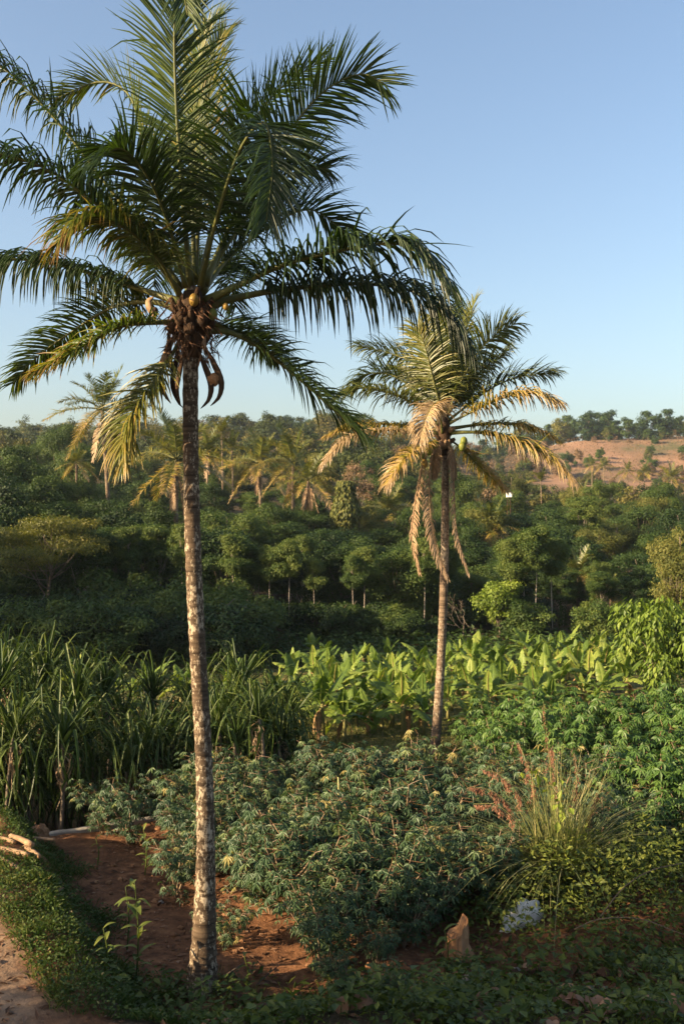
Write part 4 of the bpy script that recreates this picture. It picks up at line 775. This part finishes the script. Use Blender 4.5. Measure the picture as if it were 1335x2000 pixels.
def cassava(x, y, sc, label, kind=0, single_leaves=False):
    pr_ = (CP if kind == 0 else CP2)[cr.randint(5)]
    t = thing('cassava_plant', label, 'cassava plant', (x, y, float(gz(x, y))), cr.uniform(0, 6.28), 'cassava plants of the plot', (sc*1.05, sc*1.05, sc)); obj('stems', pr_[0], t)
    obj('petioles', pr_[1], t)['kind'] = 'stuff'
    if single_leaves:
        for lp, ya, s2, ti, a_ in pr_[3]: obj('leaf', CL[int(a_*5.99)], t, lp, (0, ti, ya), s2/.17)
    else: obj('foliage', pr_[2], t)['kind'] = 'stuff'
# near plot, left and centre
ncp = 0
for y in np.arange(13.2, 22.3, .72):
    xl = np.interp(y, [13, 13.5, 14, 15.5, 17, 18, 20, 22, 25], [.2, -.1, -.4, -.75, -1.5, -2.7, -3.0, -2.8, .2]); xr = np.interp(y, [13, 14, 15, 16, 17.5, 18.5, 22.5], [1.5, 1.15, 1.4, 2.5, 3.6, 6.3, 5.6]); x = xl
    while x < xr:
        xx = x+cr.uniform(-.22, .22); yy = y+cr.uniform(-.25, .25)
        if (xx-pal2.location.x)**2+(yy-26.5)**2 > 2 and not (((xx-4.3)/1.5)**2+((yy-16.2)/1.5)**2 < 1):
            side = 'beside the tall palm' if xx < -.8 else ('amid the near plot' if xx < 2.4 else 'behind the plumed grass')
            near = yy < 17.2; cassava(xx, yy, cr.uniform(.68, 1.3)*np.interp(yy, [13, 14, 15.2], [.6, .75, 1]), 'blue-green cassava shrub %s, %s' % (side, 'at its front' if near else ('halfway back' if yy < 20.5 else 'near its back')), 0, yy < 16.1); ncp += 1
        x += cr.uniform(.66, .98)
# right-hand plot with broader leaves
for y in np.arange(18.5, 28.6, .95):
    xl = np.interp(y, [18, 21, 24, 26, 32], [5.5, 5.2, 3.6, 3.3, 7.]); xr = .36*y+.6; x = xl
    while x < xr:
        xx = x+cr.uniform(-.25, .25); yy = y+cr.uniform(-.3, .3)
        low = .6 if abs(xx-.0928*yy) < .8 and yy < 27 else (.8 if xx < .0928*yy+2.2 else .9)
        if (xx-pal2.location.x)**2+(yy-26.5)**2 > 1 and not (low == .6 and yy > 23.5): cassava(xx, yy, cr.uniform(.85, 1.15)*low, 'broad-leaved green cassava shrub in the right plot, %s' % ('front' if yy < 22 else ('middle' if yy < 27 else 'back')), 1); x += cr.uniform(.9, 1.25)
# leggy plants by the wall
for u, v, sc, lab in ((252, 1650, 1.0, 'leggy cassava with bare stems by the concrete wall, left of the tall palm'), (200, 1630, .85, 'thin cassava at the left end of the concrete wall'), (330, 1600, .8, 'leggy cassava against the dark ditch just left of the tall palm'), (440, 1590, 1.0, 'cassava behind the wall just right of the tall palm'), (500, 1575, .95, 'cassava by the pale clod at the wall end'), (345, 1755, .85, 'thin-stemmed cassava on bare soil just left of the tall palm'), (440, 1850, .62, 'thin-stemmed cassava on bare soil just right of the tall palm')):
    p = on_ground(u, v); cassava(p[0], p[1], sc, lab, 0, False)

# ------------------------------------------------------------------ grass bank, weeds and litter
gr = np.random.RandomState(55)
def blades(mb, P, r, h, wd, a, lean=.5):
    n = len(P); an = r.rand(n)*6.28; D = np.stack([np.cos(an)*lean*r.rand(n), np.sin(an)*lean*r.rand(n), np.ones(n)], 1); kites(mb, P, D, np.stack([np.cos(an), np.sin(an), .2+0*an], 1), h, wd, a, droop=.25)
def scatter(n, x0, x1, y0, y1, f):
    x = gr.uniform(x0, x1, n); y = gr.uniform(y0, y1, n); k = f(x, y) > gr.rand(n); return np.stack([x[k], y[k], gz(x[k], y[k])], 1)
clump = lambda x, y: .5+.5*np.sin(x*2.3+1.1*np.sin(y*1.9))*np.sin(y*2.6+.8*np.sin(x*3.1))
bank = lambda x, y: (1-.97*np.exp(-((x+5.35)/.55)**2-((y-16.7)/.75)**2))*sstep(-.3, .15, road_r(x, y)+.35*np.sin(3*x+2*y))*(1-sstep(1.1, 1.7, road_r(x, y)+.25*np.sin(2.7*y)))*(1-sstep(18.3, 19., y))
mb = MB(); P = scatter(90000, -8.5, -1, 11, 19.5, lambda x, y: bank(x, y)*(.35+.65*clump(x, y))); n = len(P); blades(mb, P, gr, gr.uniform(.05, .15, n)*(1+1.1*clump(P[:, 0]*1.9, P[:, 1]*1.9)**2), gr.uniform(.008, .016, n), np.clip(.28+.38*clump(P[:, 0]*.9+1, P[:, 1]*.9)+gr.normal(0, .17, n), 0, 1), 1.1)
P = P[gr.rand(n) < .6]; n = len(P); kites(mb, P+np.stack([0*P[:, 0], 0*P[:, 0], gr.uniform(.02, .16, n)], 1), gr.randn(n, 3)*[1, 1, .3], gr.randn(n, 3)*.5+[0, 0, 1], gr.uniform(.03, .07, n), gr.uniform(.02, .045, n), np.clip(.4+gr.normal(0, .18, n), 0, 1))
stuff(obj('grass', mb.mesh('grass', M['grass'])), 'short green grass and clover on the bank beside the dirt road', 'grass')
# foreground weeds
fore = lambda x, y: (1-sstep(13.0, 14.2, y-.22*np.maximum(x, 0)))*sstep(.7, 1.6, road_r(x, y)+.3*np.sin(4*x))
mb = MB(); P = scatter(66000, -3.5, 7.5, 10.3, 16, lambda x, y: fore(x, y)*(.12+.88*clump(x*1.3, y*1.3)**1.5)); n = len(P); hh = .55*clump(P[:, 0]*.8+2, P[:, 1]*.8)**1.5+.05
kites(mb, P+np.stack([0*P[:, 0], 0*P[:, 0], gr.rand(n)*hh+.02], 1), gr.randn(n, 3)*[1, 1, .3], gr.randn(n, 3)*.5+[0, 0, 1], (sz := .035+.16*gr.rand(n)**3), sz*gr.uniform(.4, .65, n), np.clip(.45+gr.normal(0, .18, n), 0, 1))
P2 = P[::3]; blades(mb, P2, gr, gr.uniform(.1, .32, len(P2)), gr.uniform(.008, .016, len(P2)), np.clip(.5+gr.normal(0, .2, len(P2)), 0, 1), 1.)
stuff(obj('weeds', mb.mesh('weeds', M['weed'])), 'dark low weeds covering the shaded bank in the foreground', 'weeds')
# weeds round the plumed grass and under the cassava
tus = lambda x, y: np.maximum(np.exp(-((x-4.5)/2.7)**2-((y-16.5)/1.7)**2), .6*np.exp(-((x-2.9)/.9)**2-((y-15.2)/.7)**2))
mb = MB(); P = scatter(70000, 1.2, 8.5, 13.3, 20, lambda x, y: tus(x, y)*(.2+.8*clump(x*1.6, y*1.6))); n = len(P); hh = 1.6*tus(P[:, 0], P[:, 1])*(.5+.5*clump(P[:, 0]*1.3, P[:, 1]*1.3))
kites(mb, P+np.stack([0*P[:, 0], 0*P[:, 0], gr.rand(n)**.7*hh], 1), gr.randn(n, 3)*[1, 1, .5], gr.randn(n, 3)*.6+[0, 0, 1], gr.uniform(.06, .15, n), gr.uniform(.03, .075, n), np.clip(.55+gr.normal(0, .2, n), 0, 1))
stuff(obj('weed_thicket', mb.mesh('weed_thicket', M['weed'])), 'tangle of leafy weeds and climbers round the plumed grass', 'weeds')
mb = MB(); P = scatter(40000, -4, 8, 21.5, 33, lambda x, y: sstep(22, 24, y)*.8*clump(x, y)*(1-sstep(30, 33, y))); n = len(P); blades(mb, P, gr, gr.uniform(.08, .3, n), gr.uniform(.012, .022, n), np.clip(.5+gr.normal(0, .2, n), 0, 1), .8)
stuff(obj('field_grass', mb.mesh('field_grass', M['grass'])), 'patchy grass on the open ground before the bananas', 'grass')
# low dark crop between bananas and wood
mb = MB(); P = scatter(15000, -8, 20, 44.5, 55, lambda x, y: .4+.6*clump(x*.7, y*.7)); n = len(P); kites(mb, P+np.stack([0*P[:, 0], 0*P[:, 0], gr.rand(n)*.75], 1), gr.randn(n, 3)*[1, 1, .4], gr.randn(n, 3)*.5+[0, 0, 1], gr.uniform(.2, .4, n), gr.uniform(.1, .2, n), np.clip(.4+gr.normal(0, .18, n), 0, 1))
stuff(obj('low_crop', mb.mesh('low_crop', M['leaf_mid'])), 'low green crop in shade between the bananas and the wood', 'crop')
# dry brush on the hillside
mb = MB(); n = 9000; q = gr.uniform(.1, .38, n); y = gr.uniform(245, 352, n); P = np.stack([q*y, y, gz(q*y, y)], 1); blades(mb, P, gr, gr.uniform(.4, 1.0, n), gr.uniform(.12, .3, n), np.clip(.5+gr.normal(0, .25, n), 0, 1), 1.)
stuff(obj('dry_brush', mb.mesh('dry_brush', M['leaf_russet'])), 'dry russet brush over the bare orange hillside', 'brush')
# fine litter of twigs and leaves on the soil
mb = MB(); P = scatter(14000, -4.5, 7, 10.5, 20.5, lambda x, y: .25+.75*clump(x*1.7+1, y*1.7)); n = len(P); kites(mb, P+[0, 0, .015], gr.randn(n, 3)*[1, 1, .15], gr.randn(n, 3)*.3+[0, 0, 1], (sz := .04+.16*gr.rand(n)**2.5), sz*gr.uniform(.15, .5, n), np.clip(.5+gr.normal(0, .25, n), 0, 1))
stuff(obj('leaf_litter', mb.mesh('leaf_litter', M['litter'])), 'brown leaf litter and straw strewn over the red soil', 'litter')
mb = MB(); P = scatter(1700, -5, 3.5, 12.5, 20.5, lambda x, y: sstep(1.2, 1.8, road_r(x, y))*(.2+.8*clump(x*2.2, y*2.2)**2))
for q in P: sz = .012+.05*gr.rand()**3; ball(mb, q+[0, 0, sz*.3], sz, sz*gr.uniform(.7, 1.1), sz*.75, 6, 3, r=gr, jit=.5)
stuff(obj('soil_clods', mb.mesh('soil_clods', M['clod'])), 'small clods of red earth strewn over the bare soil', 'clods')
# large fallen leaves, one by one
def big_leaf(seed):
    r = np.random.RandomState(seed); n = 7; t = np.linspace(0, 1, n); wd = .085*np.sin(np.clip(t*.93+.05, 0, 1)*math.pi)**.8; L = .26; curl = r.uniform(.1, .5); mid = np.stack([L*(t-.5), .01*np.sin(t*4), .05*np.sin(t*3.1)*r.uniform(.3, 1.4)], 1)
    V = np.stack([mid+np.stack([0*t, wd, wd*curl+.012*r.randn(n)], 1), mid, mid+np.stack([0*t, -wd, wd*curl+.012*r.randn(n)], 1)], 1).reshape(-1, 3); i = np.arange(n-1)[:, None]*3+np.arange(2)[None]
    m_ = MB(); m_.add(V, np.stack([i, i+1, i+4, i+3], -1).reshape(-1, 4), None, .5+.2*r.randn()); return m_.mesh('fallen_leaf', M['litter'], True)
BG = [big_leaf(k) for k in range(5)]; n_ = 0
while n_ < 110:
    x = gr.uniform(-2.2, 4.6); y = gr.uniform(10.6, 14.2)
    if gr.rand() > fore(np.array(x), np.array(y))*(.25+.75*sstep(-.5, 2.5, x)): continue
    tag(obj('fallen_leaf', BG[n_ % 5], None, (x, y, float(gz(x, y))+.06), (gr.uniform(-.5, .5), gr.uniform(-.4, .4), gr.rand()*6.28), gr.uniform(.7, 1.25)), 'large dry brown leaf lying on the shaded bank, %s' % ('lower right' if x > 1.2 else 'lower middle'), 'fallen leaf', 'fallen leaves on the shaded bank'); n_ += 1

# ------------------------------------------------------------------ small things
# cut logs
def log(u, v, z0, L, rad, yaw, pitch, label):
    L *= 1.3; rad *= .66; z0 += .02
    p = on_ground(u, v); r = np.random.RandomState(int(u)); t = thing('log', label, 'log', (p[0], p[1], p[2]+rad*.85+z0), yaw, 'cut logs on the bank')
    mb = MB(); P = spline([[-L/2, 0, -math.sin(pitch)*L/2], [0, .015, .01], [L/2, 0, math.sin(pitch)*L/2]], 9); tube(mb, P, rad*(1+.06*r.randn(9)), 10); obj('bark', mb.mesh('bark', M['wood'], True), t)
    for e, sg in ((P[0], -1), (P[-1], 1)):
        mb = MB(); ball(mb, e, .012, rad*.86, rad*.86, 10, 3); obj('cut_end', mb.mesh('cut_end', M['stump'], True), t)
log(42, 1650, .0, .55, .075, -.75, .02, 'thick cut log at the back of the small pile on the bank'); log(28, 1672, .0, .5, .065, -.5, 0, 'cut log at the front left of the small pile'); log(62, 1672, .02, .6, .055, -.95, .08, 'thin cut log lying across the front of the pile'); log(75, 1655, .09, .5, .045, -.25, .05, 'thin log resting on top of the pile, pointing right'); log(12, 1690, 0, .7, .05, -.8, 0, 'greyish log at the left edge by the road'); log(8, 1648, .02, .45, .05, -.6, 0, 'short log at the left edge behind the pile')
# earth clods and stones
def lump(name, u, v, s_, mat, label, cat, seed=0, sq=.75, group=None):
    p = on_ground(u, v); mb = MB(); ball(mb, (0, 0, 0), s_, s_*.9, s_*sq, 12, 8, r=np.random.RandomState(seed), jit=.4); tag(obj(name, mb.mesh(name, M[mat], False), None, (p[0], p[1], p[2]+s_*sq*.55), (0, 0, seed)), label, cat, group)
lump('earth_clod', 76, 1642, .20, 'clod', 'brown lump of earth behind the log pile', 'clod', 1, .95)
lump('earth_clod', 488, 1582, .13, 'clod', 'pale orange clod at the end of the concrete wall', 'clod', 2); lump('earth_clod', 310, 1622, .08, 'clod', 'small orange clod on soil just below the concrete wall', 'clod', 3)
lump('stone', 915, 1925, .13, 'stone', 'grey stone in weeds at lower right, near the stump', 'stone', 4); lump('stone', 1005, 1905, .09, 'stone', 'small pale stone in weeds at lower right', 'stone', 5); lump('stone', 315, 1765, .045, 'stone', 'small pale stone on the soil left of the tall palm', 'stone', 6); lump('stone', 1250, 1945, .08, 'stone', 'small grey stone near the lower right corner', 'stone', 7)
# stump
p = on_ground(893, 1868); r = np.random.RandomState(2); n = 14; lev = [(-.1, .30), (.04, .215), (.16, .17), (.29, .16), (.38, .15)]; V = []
for k, (z, rd) in enumerate(lev):
    for j in range(n):
        a = j/n*6.28; q = rd*(1+.12*math.sin(3*a+.5)+.08*r.randn()); V.append([math.cos(a)*q, math.sin(a)*q, z+(r.uniform(-.06, .1)+.12*math.cos(a-.3) if k == 4 else 0)])
V.append([0, 0, .33]); Q = [[k*n+j, k*n+(j+1) % n, (k+1)*n+(j+1) % n, (k+1)*n+j] for k in range(4) for j in range(n)]; T3 = [[4*n+j, 4*n+(j+1) % n, 5*n] for j in range(n)]
mb = MB(); mb.add(V, Q, T3); tag(obj('tree_stump', mb.mesh('tree_stump', M['stump']), None, p), 'jagged orange-brown tree stump at the edge of the shade', 'stump')
# white sack
p = on_ground(1010, 1815); mb = MB(); th = np.linspace(.05, math.pi-.05, 22); ph = np.arange(34)/34*2*math.pi; TH, PH = np.meshgrid(th, ph, indexing='ij')
rr = 1+.16*np.sin(3*PH+2*TH)+.10*np.sin(7*PH-5*TH+1)+.07*np.sin(13*PH+9*TH)+.05*np.sin(21*PH-17*TH)
V = np.stack([np.sin(TH)*np.cos(PH)*rr*.34, np.sin(TH)*np.sin(PH)*rr*.17, np.cos(TH)*rr*(.17+.08*np.cos(PH))], -1); i = np.arange(21)[:, None]*34; j = np.arange(34)[None]; j2 = (j+1) % 34
mb.add(V.reshape(-1, 3), np.stack([i+j, i+34+j, i+34+j2, i+j2], -1).reshape(-1, 4)); tag(obj('sack', mb.mesh('sack', M['sack'], True), None, p+[.05, .1, .12], (.2, -.35, .3)), 'crumpled white sack half hidden in weeds below the plumed grass', 'sack')
# bamboo stake and cut sticks
def stick(name, P, rad, mat, label, cat, group=None):
    b0 = np.array(P[0]); mb = MB(); Q_ = spline(np.array(P)-b0, 14); tube(mb, Q_, np.linspace(rad, rad*.55, 14) if name != 'bamboo_stake' else rad*(1+.12*(np.arange(14) % 5 == 2)), 8); tag(obj(name, mb.mesh(name, M[mat], True), None, b0), label, cat, group)
p = on_ground(1132, 1752); stick('bamboo_stake', [p-[0, 0, .1], p+[0, 0, .3], p+[-.01, 0, .68]], .042, 'cane', 'short yellow bamboo stake standing in the weeds at right', 'stake')
p = at(661, 1545, 18.5); stick('wooden_stake', [[p[0], p[1], float(gz(p[0], p[1]))-.1], p, at(660, 1518, 18.5)], .022, 'cane', 'pale wooden stake poking out of the cassava', 'stake')
for k, (pts, lab) in enumerate((([(1120, 1815, 14.6), (1170, 1795, 14.6), (1250, 1795, 14.5), (1345, 1830, 14.3)], 'long thin dry branch arching over the shaded ground at right'), ([(1168, 1795, 14.9), (1215, 1735, 15.1), (1270, 1700, 15.2), (1335, 1685, 15.3)], 'thin dry branch rising to the right edge'), ([(500, 1925, 13.6), (520, 1905, 13.7), (545, 1885, 13.8)], 'short pale stick on the soil right of the tall palm'), ([(440, 1905, 13.4), (462, 1890, 13.5), (480, 1878, 13.6)], 'dark stick lying by the foot of the tall palm'))):
    P = [at(*q) for q in pts]; P = [np.array([q[0], q[1], max(q[2], float(gz(q[0], q[1]))+.02)]) for q in P]; stick('dry_branch', P, .011, 'twig', lab, 'branch')
# plumed grass tussock
p = on_ground(1090, 1755); t = thing('plumed_grass', 'tall clump of arching grass with russet plumes at right', 'grass clump', p); r = np.random.RandomState(6); mb = MB()
for k in range(720):
    a = r.rand()*6.28; L = r.uniform(1.2, 3.0); le = r.uniform(.1, 1.35)*(1.25 if math.cos(a) < 0 else .8); n = 6; tt = np.linspace(0, 1, n); o = r.randn(3)*[.16, .12, 0]
    x = L*le*tt**1.4*.75; z = L*(tt-.5*le*tt**2.2); mid = o+np.stack([math.cos(a)*x, math.sin(a)*x, z], 1); wv = np.array([-math.sin(a), math.cos(a), 0])*.5; wd = .018*np.interp(tt, [0, .3, 1], [.7, 1, .08])
    V = np.stack([mid-wv*wd[:, None], mid+wv*wd[:, None]], 1).reshape(-1, 3); i = np.arange(n-1)[:, None]*2; mb.add(V, np.concatenate([i, i+1, i+3, i+2], 1), None, np.clip(.35+r.normal(0, .25), 0, 1))
obj('blades', mb.mesh('blades', M['straw']), t)['kind'] = 'stuff'
for P, plume in (([(1090, 1740), (1080, 1600), (1070, 1470), (1060, 1370)], .25), ([(1088, 1740), (1060, 1620), (1030, 1500), (1010, 1448)], .8), ([(1085, 1740), (1040, 1600), (985, 1520), (940, 1500)], .9), ([(1085, 1740), (1030, 1620), (970, 1550), (915, 1535)], .9), ([(1085, 1740), (1035, 1640), (975, 1575), (925, 1570)], .8), ([(1090, 1740), (1088, 1600), (1080, 1500), (1075, 1460)], .8), ([(1095, 1740), (1110, 1620), (1125, 1520), (1120, 1470)], .3), ([(1092, 1740), (1125, 1650), (1160, 1570), (1165, 1545)], .5)):
    C = np.array([at(u, v, p[1]+r.uniform(-.3, .2)) for u, v in P])-p; C[0] = [r.uniform(-.1, .1), r.uniform(-.1, .1), 0]; Q_ = spline(C, 22); mb = MB(); tube(mb, Q_, np.linspace(.008, .003, 22), 4); cu = obj('culm', mb.mesh('culm', M['straw']), t)
    if plume:
        n = int(420*plume); f = r.uniform(.66, 1, n); pp = np.stack([np.interp(f, np.linspace(0, 1, 22), Q_[:, k]) for k in range(3)], 1); hang = r.rand(n)*.16*(1.1-f)/.4+.01; br_ = np.floor(f*26)
        dx = np.sin(br_*2.1)*.10; pp = pp+np.stack([dx*hang*5+r.normal(0, .012, n), r.normal(0, .03, n), -hang], 1); m2 = MB(); kites(m2, pp, r.randn(n, 3)*.4+[0, 0, -1], r.randn(n, 3), r.uniform(.03, .07, n), r.uniform(.008, .018, n), np.clip(.5+r.normal(0, .2, n), 0, 1)); obj('plume', m2.mesh('plume', M['plume']), cu)['kind'] = 'stuff'
# climbing vine with heart-shaped leaves up the clump
t = thing('climbing_vine', 'vine with lit yellow-green leaves climbing the plumed grass', 'vine', p+[.1, -.25, 0]); mb = MB(); C = np.array([at(u, v, p[1]-.3) for u, v in ((1100, 1750), (1108, 1650), (1100, 1580), (1070, 1530), (1040, 1500))])-(p+[.1, -.25, 0]); Q_ = spline(C, 20); tube(mb, Q_, .006, 4); obj('stem', mb.mesh('stem', M['weed']), t)
hm = MB(); kites(hm, np.array([[0, 0, 0.]]), np.array([[1., 0, 0]]), np.array([[0, 0, 1.]]), np.array([.17]), np.array([.11]), np.array([.95])); HL = hm.mesh('leaf', M['leaf_bright'])
for k in range(34):
    q = Q_[r.randint(4, 20)]+r.randn(3)*[.12, .06, .07]; obj('leaf', HL, t, q, (r.uniform(-.4, .4), r.uniform(.3, 1.3), r.rand()*6.28), r.uniform(.6, 1.3))
# broad-leaved weeds left of the tall palm
def oval_leaf(L=.30, W=.10, cur=.3):
    n = 7; t = np.linspace(0, 1, n); wd = W*.5*np.sin(np.clip(t*.95+.03, 0, 1)*math.pi)**.8; mid = np.stack([L*t, 0*t, .1*L*np.sin(t*3)-cur*L*t**2], 1); V = np.stack([mid+np.stack([0*t, wd, wd*.35], 1), mid, mid+np.stack([0*t, -wd, wd*.35], 1)], 1).reshape(-1, 3); i = np.arange(n-1)[:, None]*3+np.arange(2)[None]; m_ = MB(); m_.add(V, np.stack([i, i+1, i+4, i+3], -1).reshape(-1, 4), None, .75); return m_.mesh('leaf', M['weed'], True)
OL = [oval_leaf(.30, .10, .25), oval_leaf(.27, .09, .55), oval_leaf(.24, .08, .1)]
def tall_weed(u, v, vtop, label, nl=14, s_=1., seed=1):
    p = on_ground(u, v); r = np.random.RandomState(seed); h = (v-vtop)/F*p[1]; t = thing('broadleaf_weed', label, 'weed', p); mb = MB(); Q_ = spline([[0, 0, -.05], [.03, 0, h*.5], [-.02, 0, h]], 12); tube(mb, Q_, np.linspace(.014, .005, 12), 6); obj('stem', mb.mesh('stem', M['weed'], True), t)
    for k in range(nl):
        f = .2+.8*k/(nl-1); q = Q_[int(f*11)]; obj('leaf', OL[k % 3], t, q, (r.uniform(-.2, .2), -r.uniform(-.1, .9), k*2.4+r.uniform(-.4, .4)), s_*r.uniform(.75, 1.1))
tall_weed(266, 1925, 1722, 'tall weed with long drooping leaves left of the palm foot', 16, 1.0, 1); tall_weed(205, 1900, 1815, 'shorter broad-leaved weed on the grass bank', 9, .8, 2); tall_weed(283, 1710, 1622, 'slim young plant with pointed leaves on the red soil', 12, .75, 3); tall_weed(248, 1860, 1735, 'thin-leaved weed just left of the tall drooping weed', 9, .7, 4); tall_weed(480, 1935, 1870, 'small weed right of the tall palm foot', 7, .55, 5); tall_weed(190, 1690, 1640, 'tiny seedling on the soil near the grass bank', 6, .4, 6)
tall_weed(870, 1900, 1820, 'dark broad-leaved weed just left of the stump', 9, .9, 7)

# ------------------------------------------------------------------ labels: look-alikes are told apart by their order in view
ORD = 'first second third fourth fifth sixth seventh eighth ninth tenth eleventh twelfth thirteenth fourteenth fifteenth sixteenth seventeenth eighteenth nineteenth twentieth'.split()+['twenty-'+q for q in 'first second third fourth fifth sixth seventh eighth ninth'.split()]
sets = {}
for o in COL.objects:
    if o.parent is None and 'label' in o and 'group' in o: sets.setdefault(o['label'], []).append(o)
for lab, os_ in sets.items():
    if 2 <= len(os_) <= 30 and len(lab.split()) <= 13 and os_[0].location.y > 8:
        for k, o in enumerate(sorted(os_, key=lambda q: q.location.x/max(q.location.y, .1))): o['label'] = lab+', %s from left' % ORD[k] if k < len(os_)-1 else lab+', rightmost'

# ------------------------------------------------------------------ haze
HZ = 0.00018
mb = MB(); x0, x1, y0, y1, z0, z1 = -920, 920, -320, 920, -3.5, 64
mb.add([[x0, y0, z0], [x1, y0, z0], [x1, y1, z0], [x0, y1, z0], [x0, y0, z1], [x1, y0, z1], [x1, y1, z1], [x0, y1, z1]], [[3, 2, 1, 0], [4, 5, 6, 7], [0, 1, 5, 4], [1, 2, 6, 5], [2, 3, 7, 6], [3, 0, 4, 7]])
m, t, n = nodes('haze'); pv = n('ShaderNodeVolumePrincipled'); pv.inputs['Color'].default_value = (.78, .90, 1, 1); pv.inputs['Density'].default_value = HZ; pv.inputs['Anisotropy'].default_value = .3
o = n('ShaderNodeOutputMaterial'); t.links.new(pv.outputs[0], o.inputs['Volume'])
if HZ: stuff(obj('haze', mb.mesh('haze', m)), 'thin pale haze over the valley', 'haze')
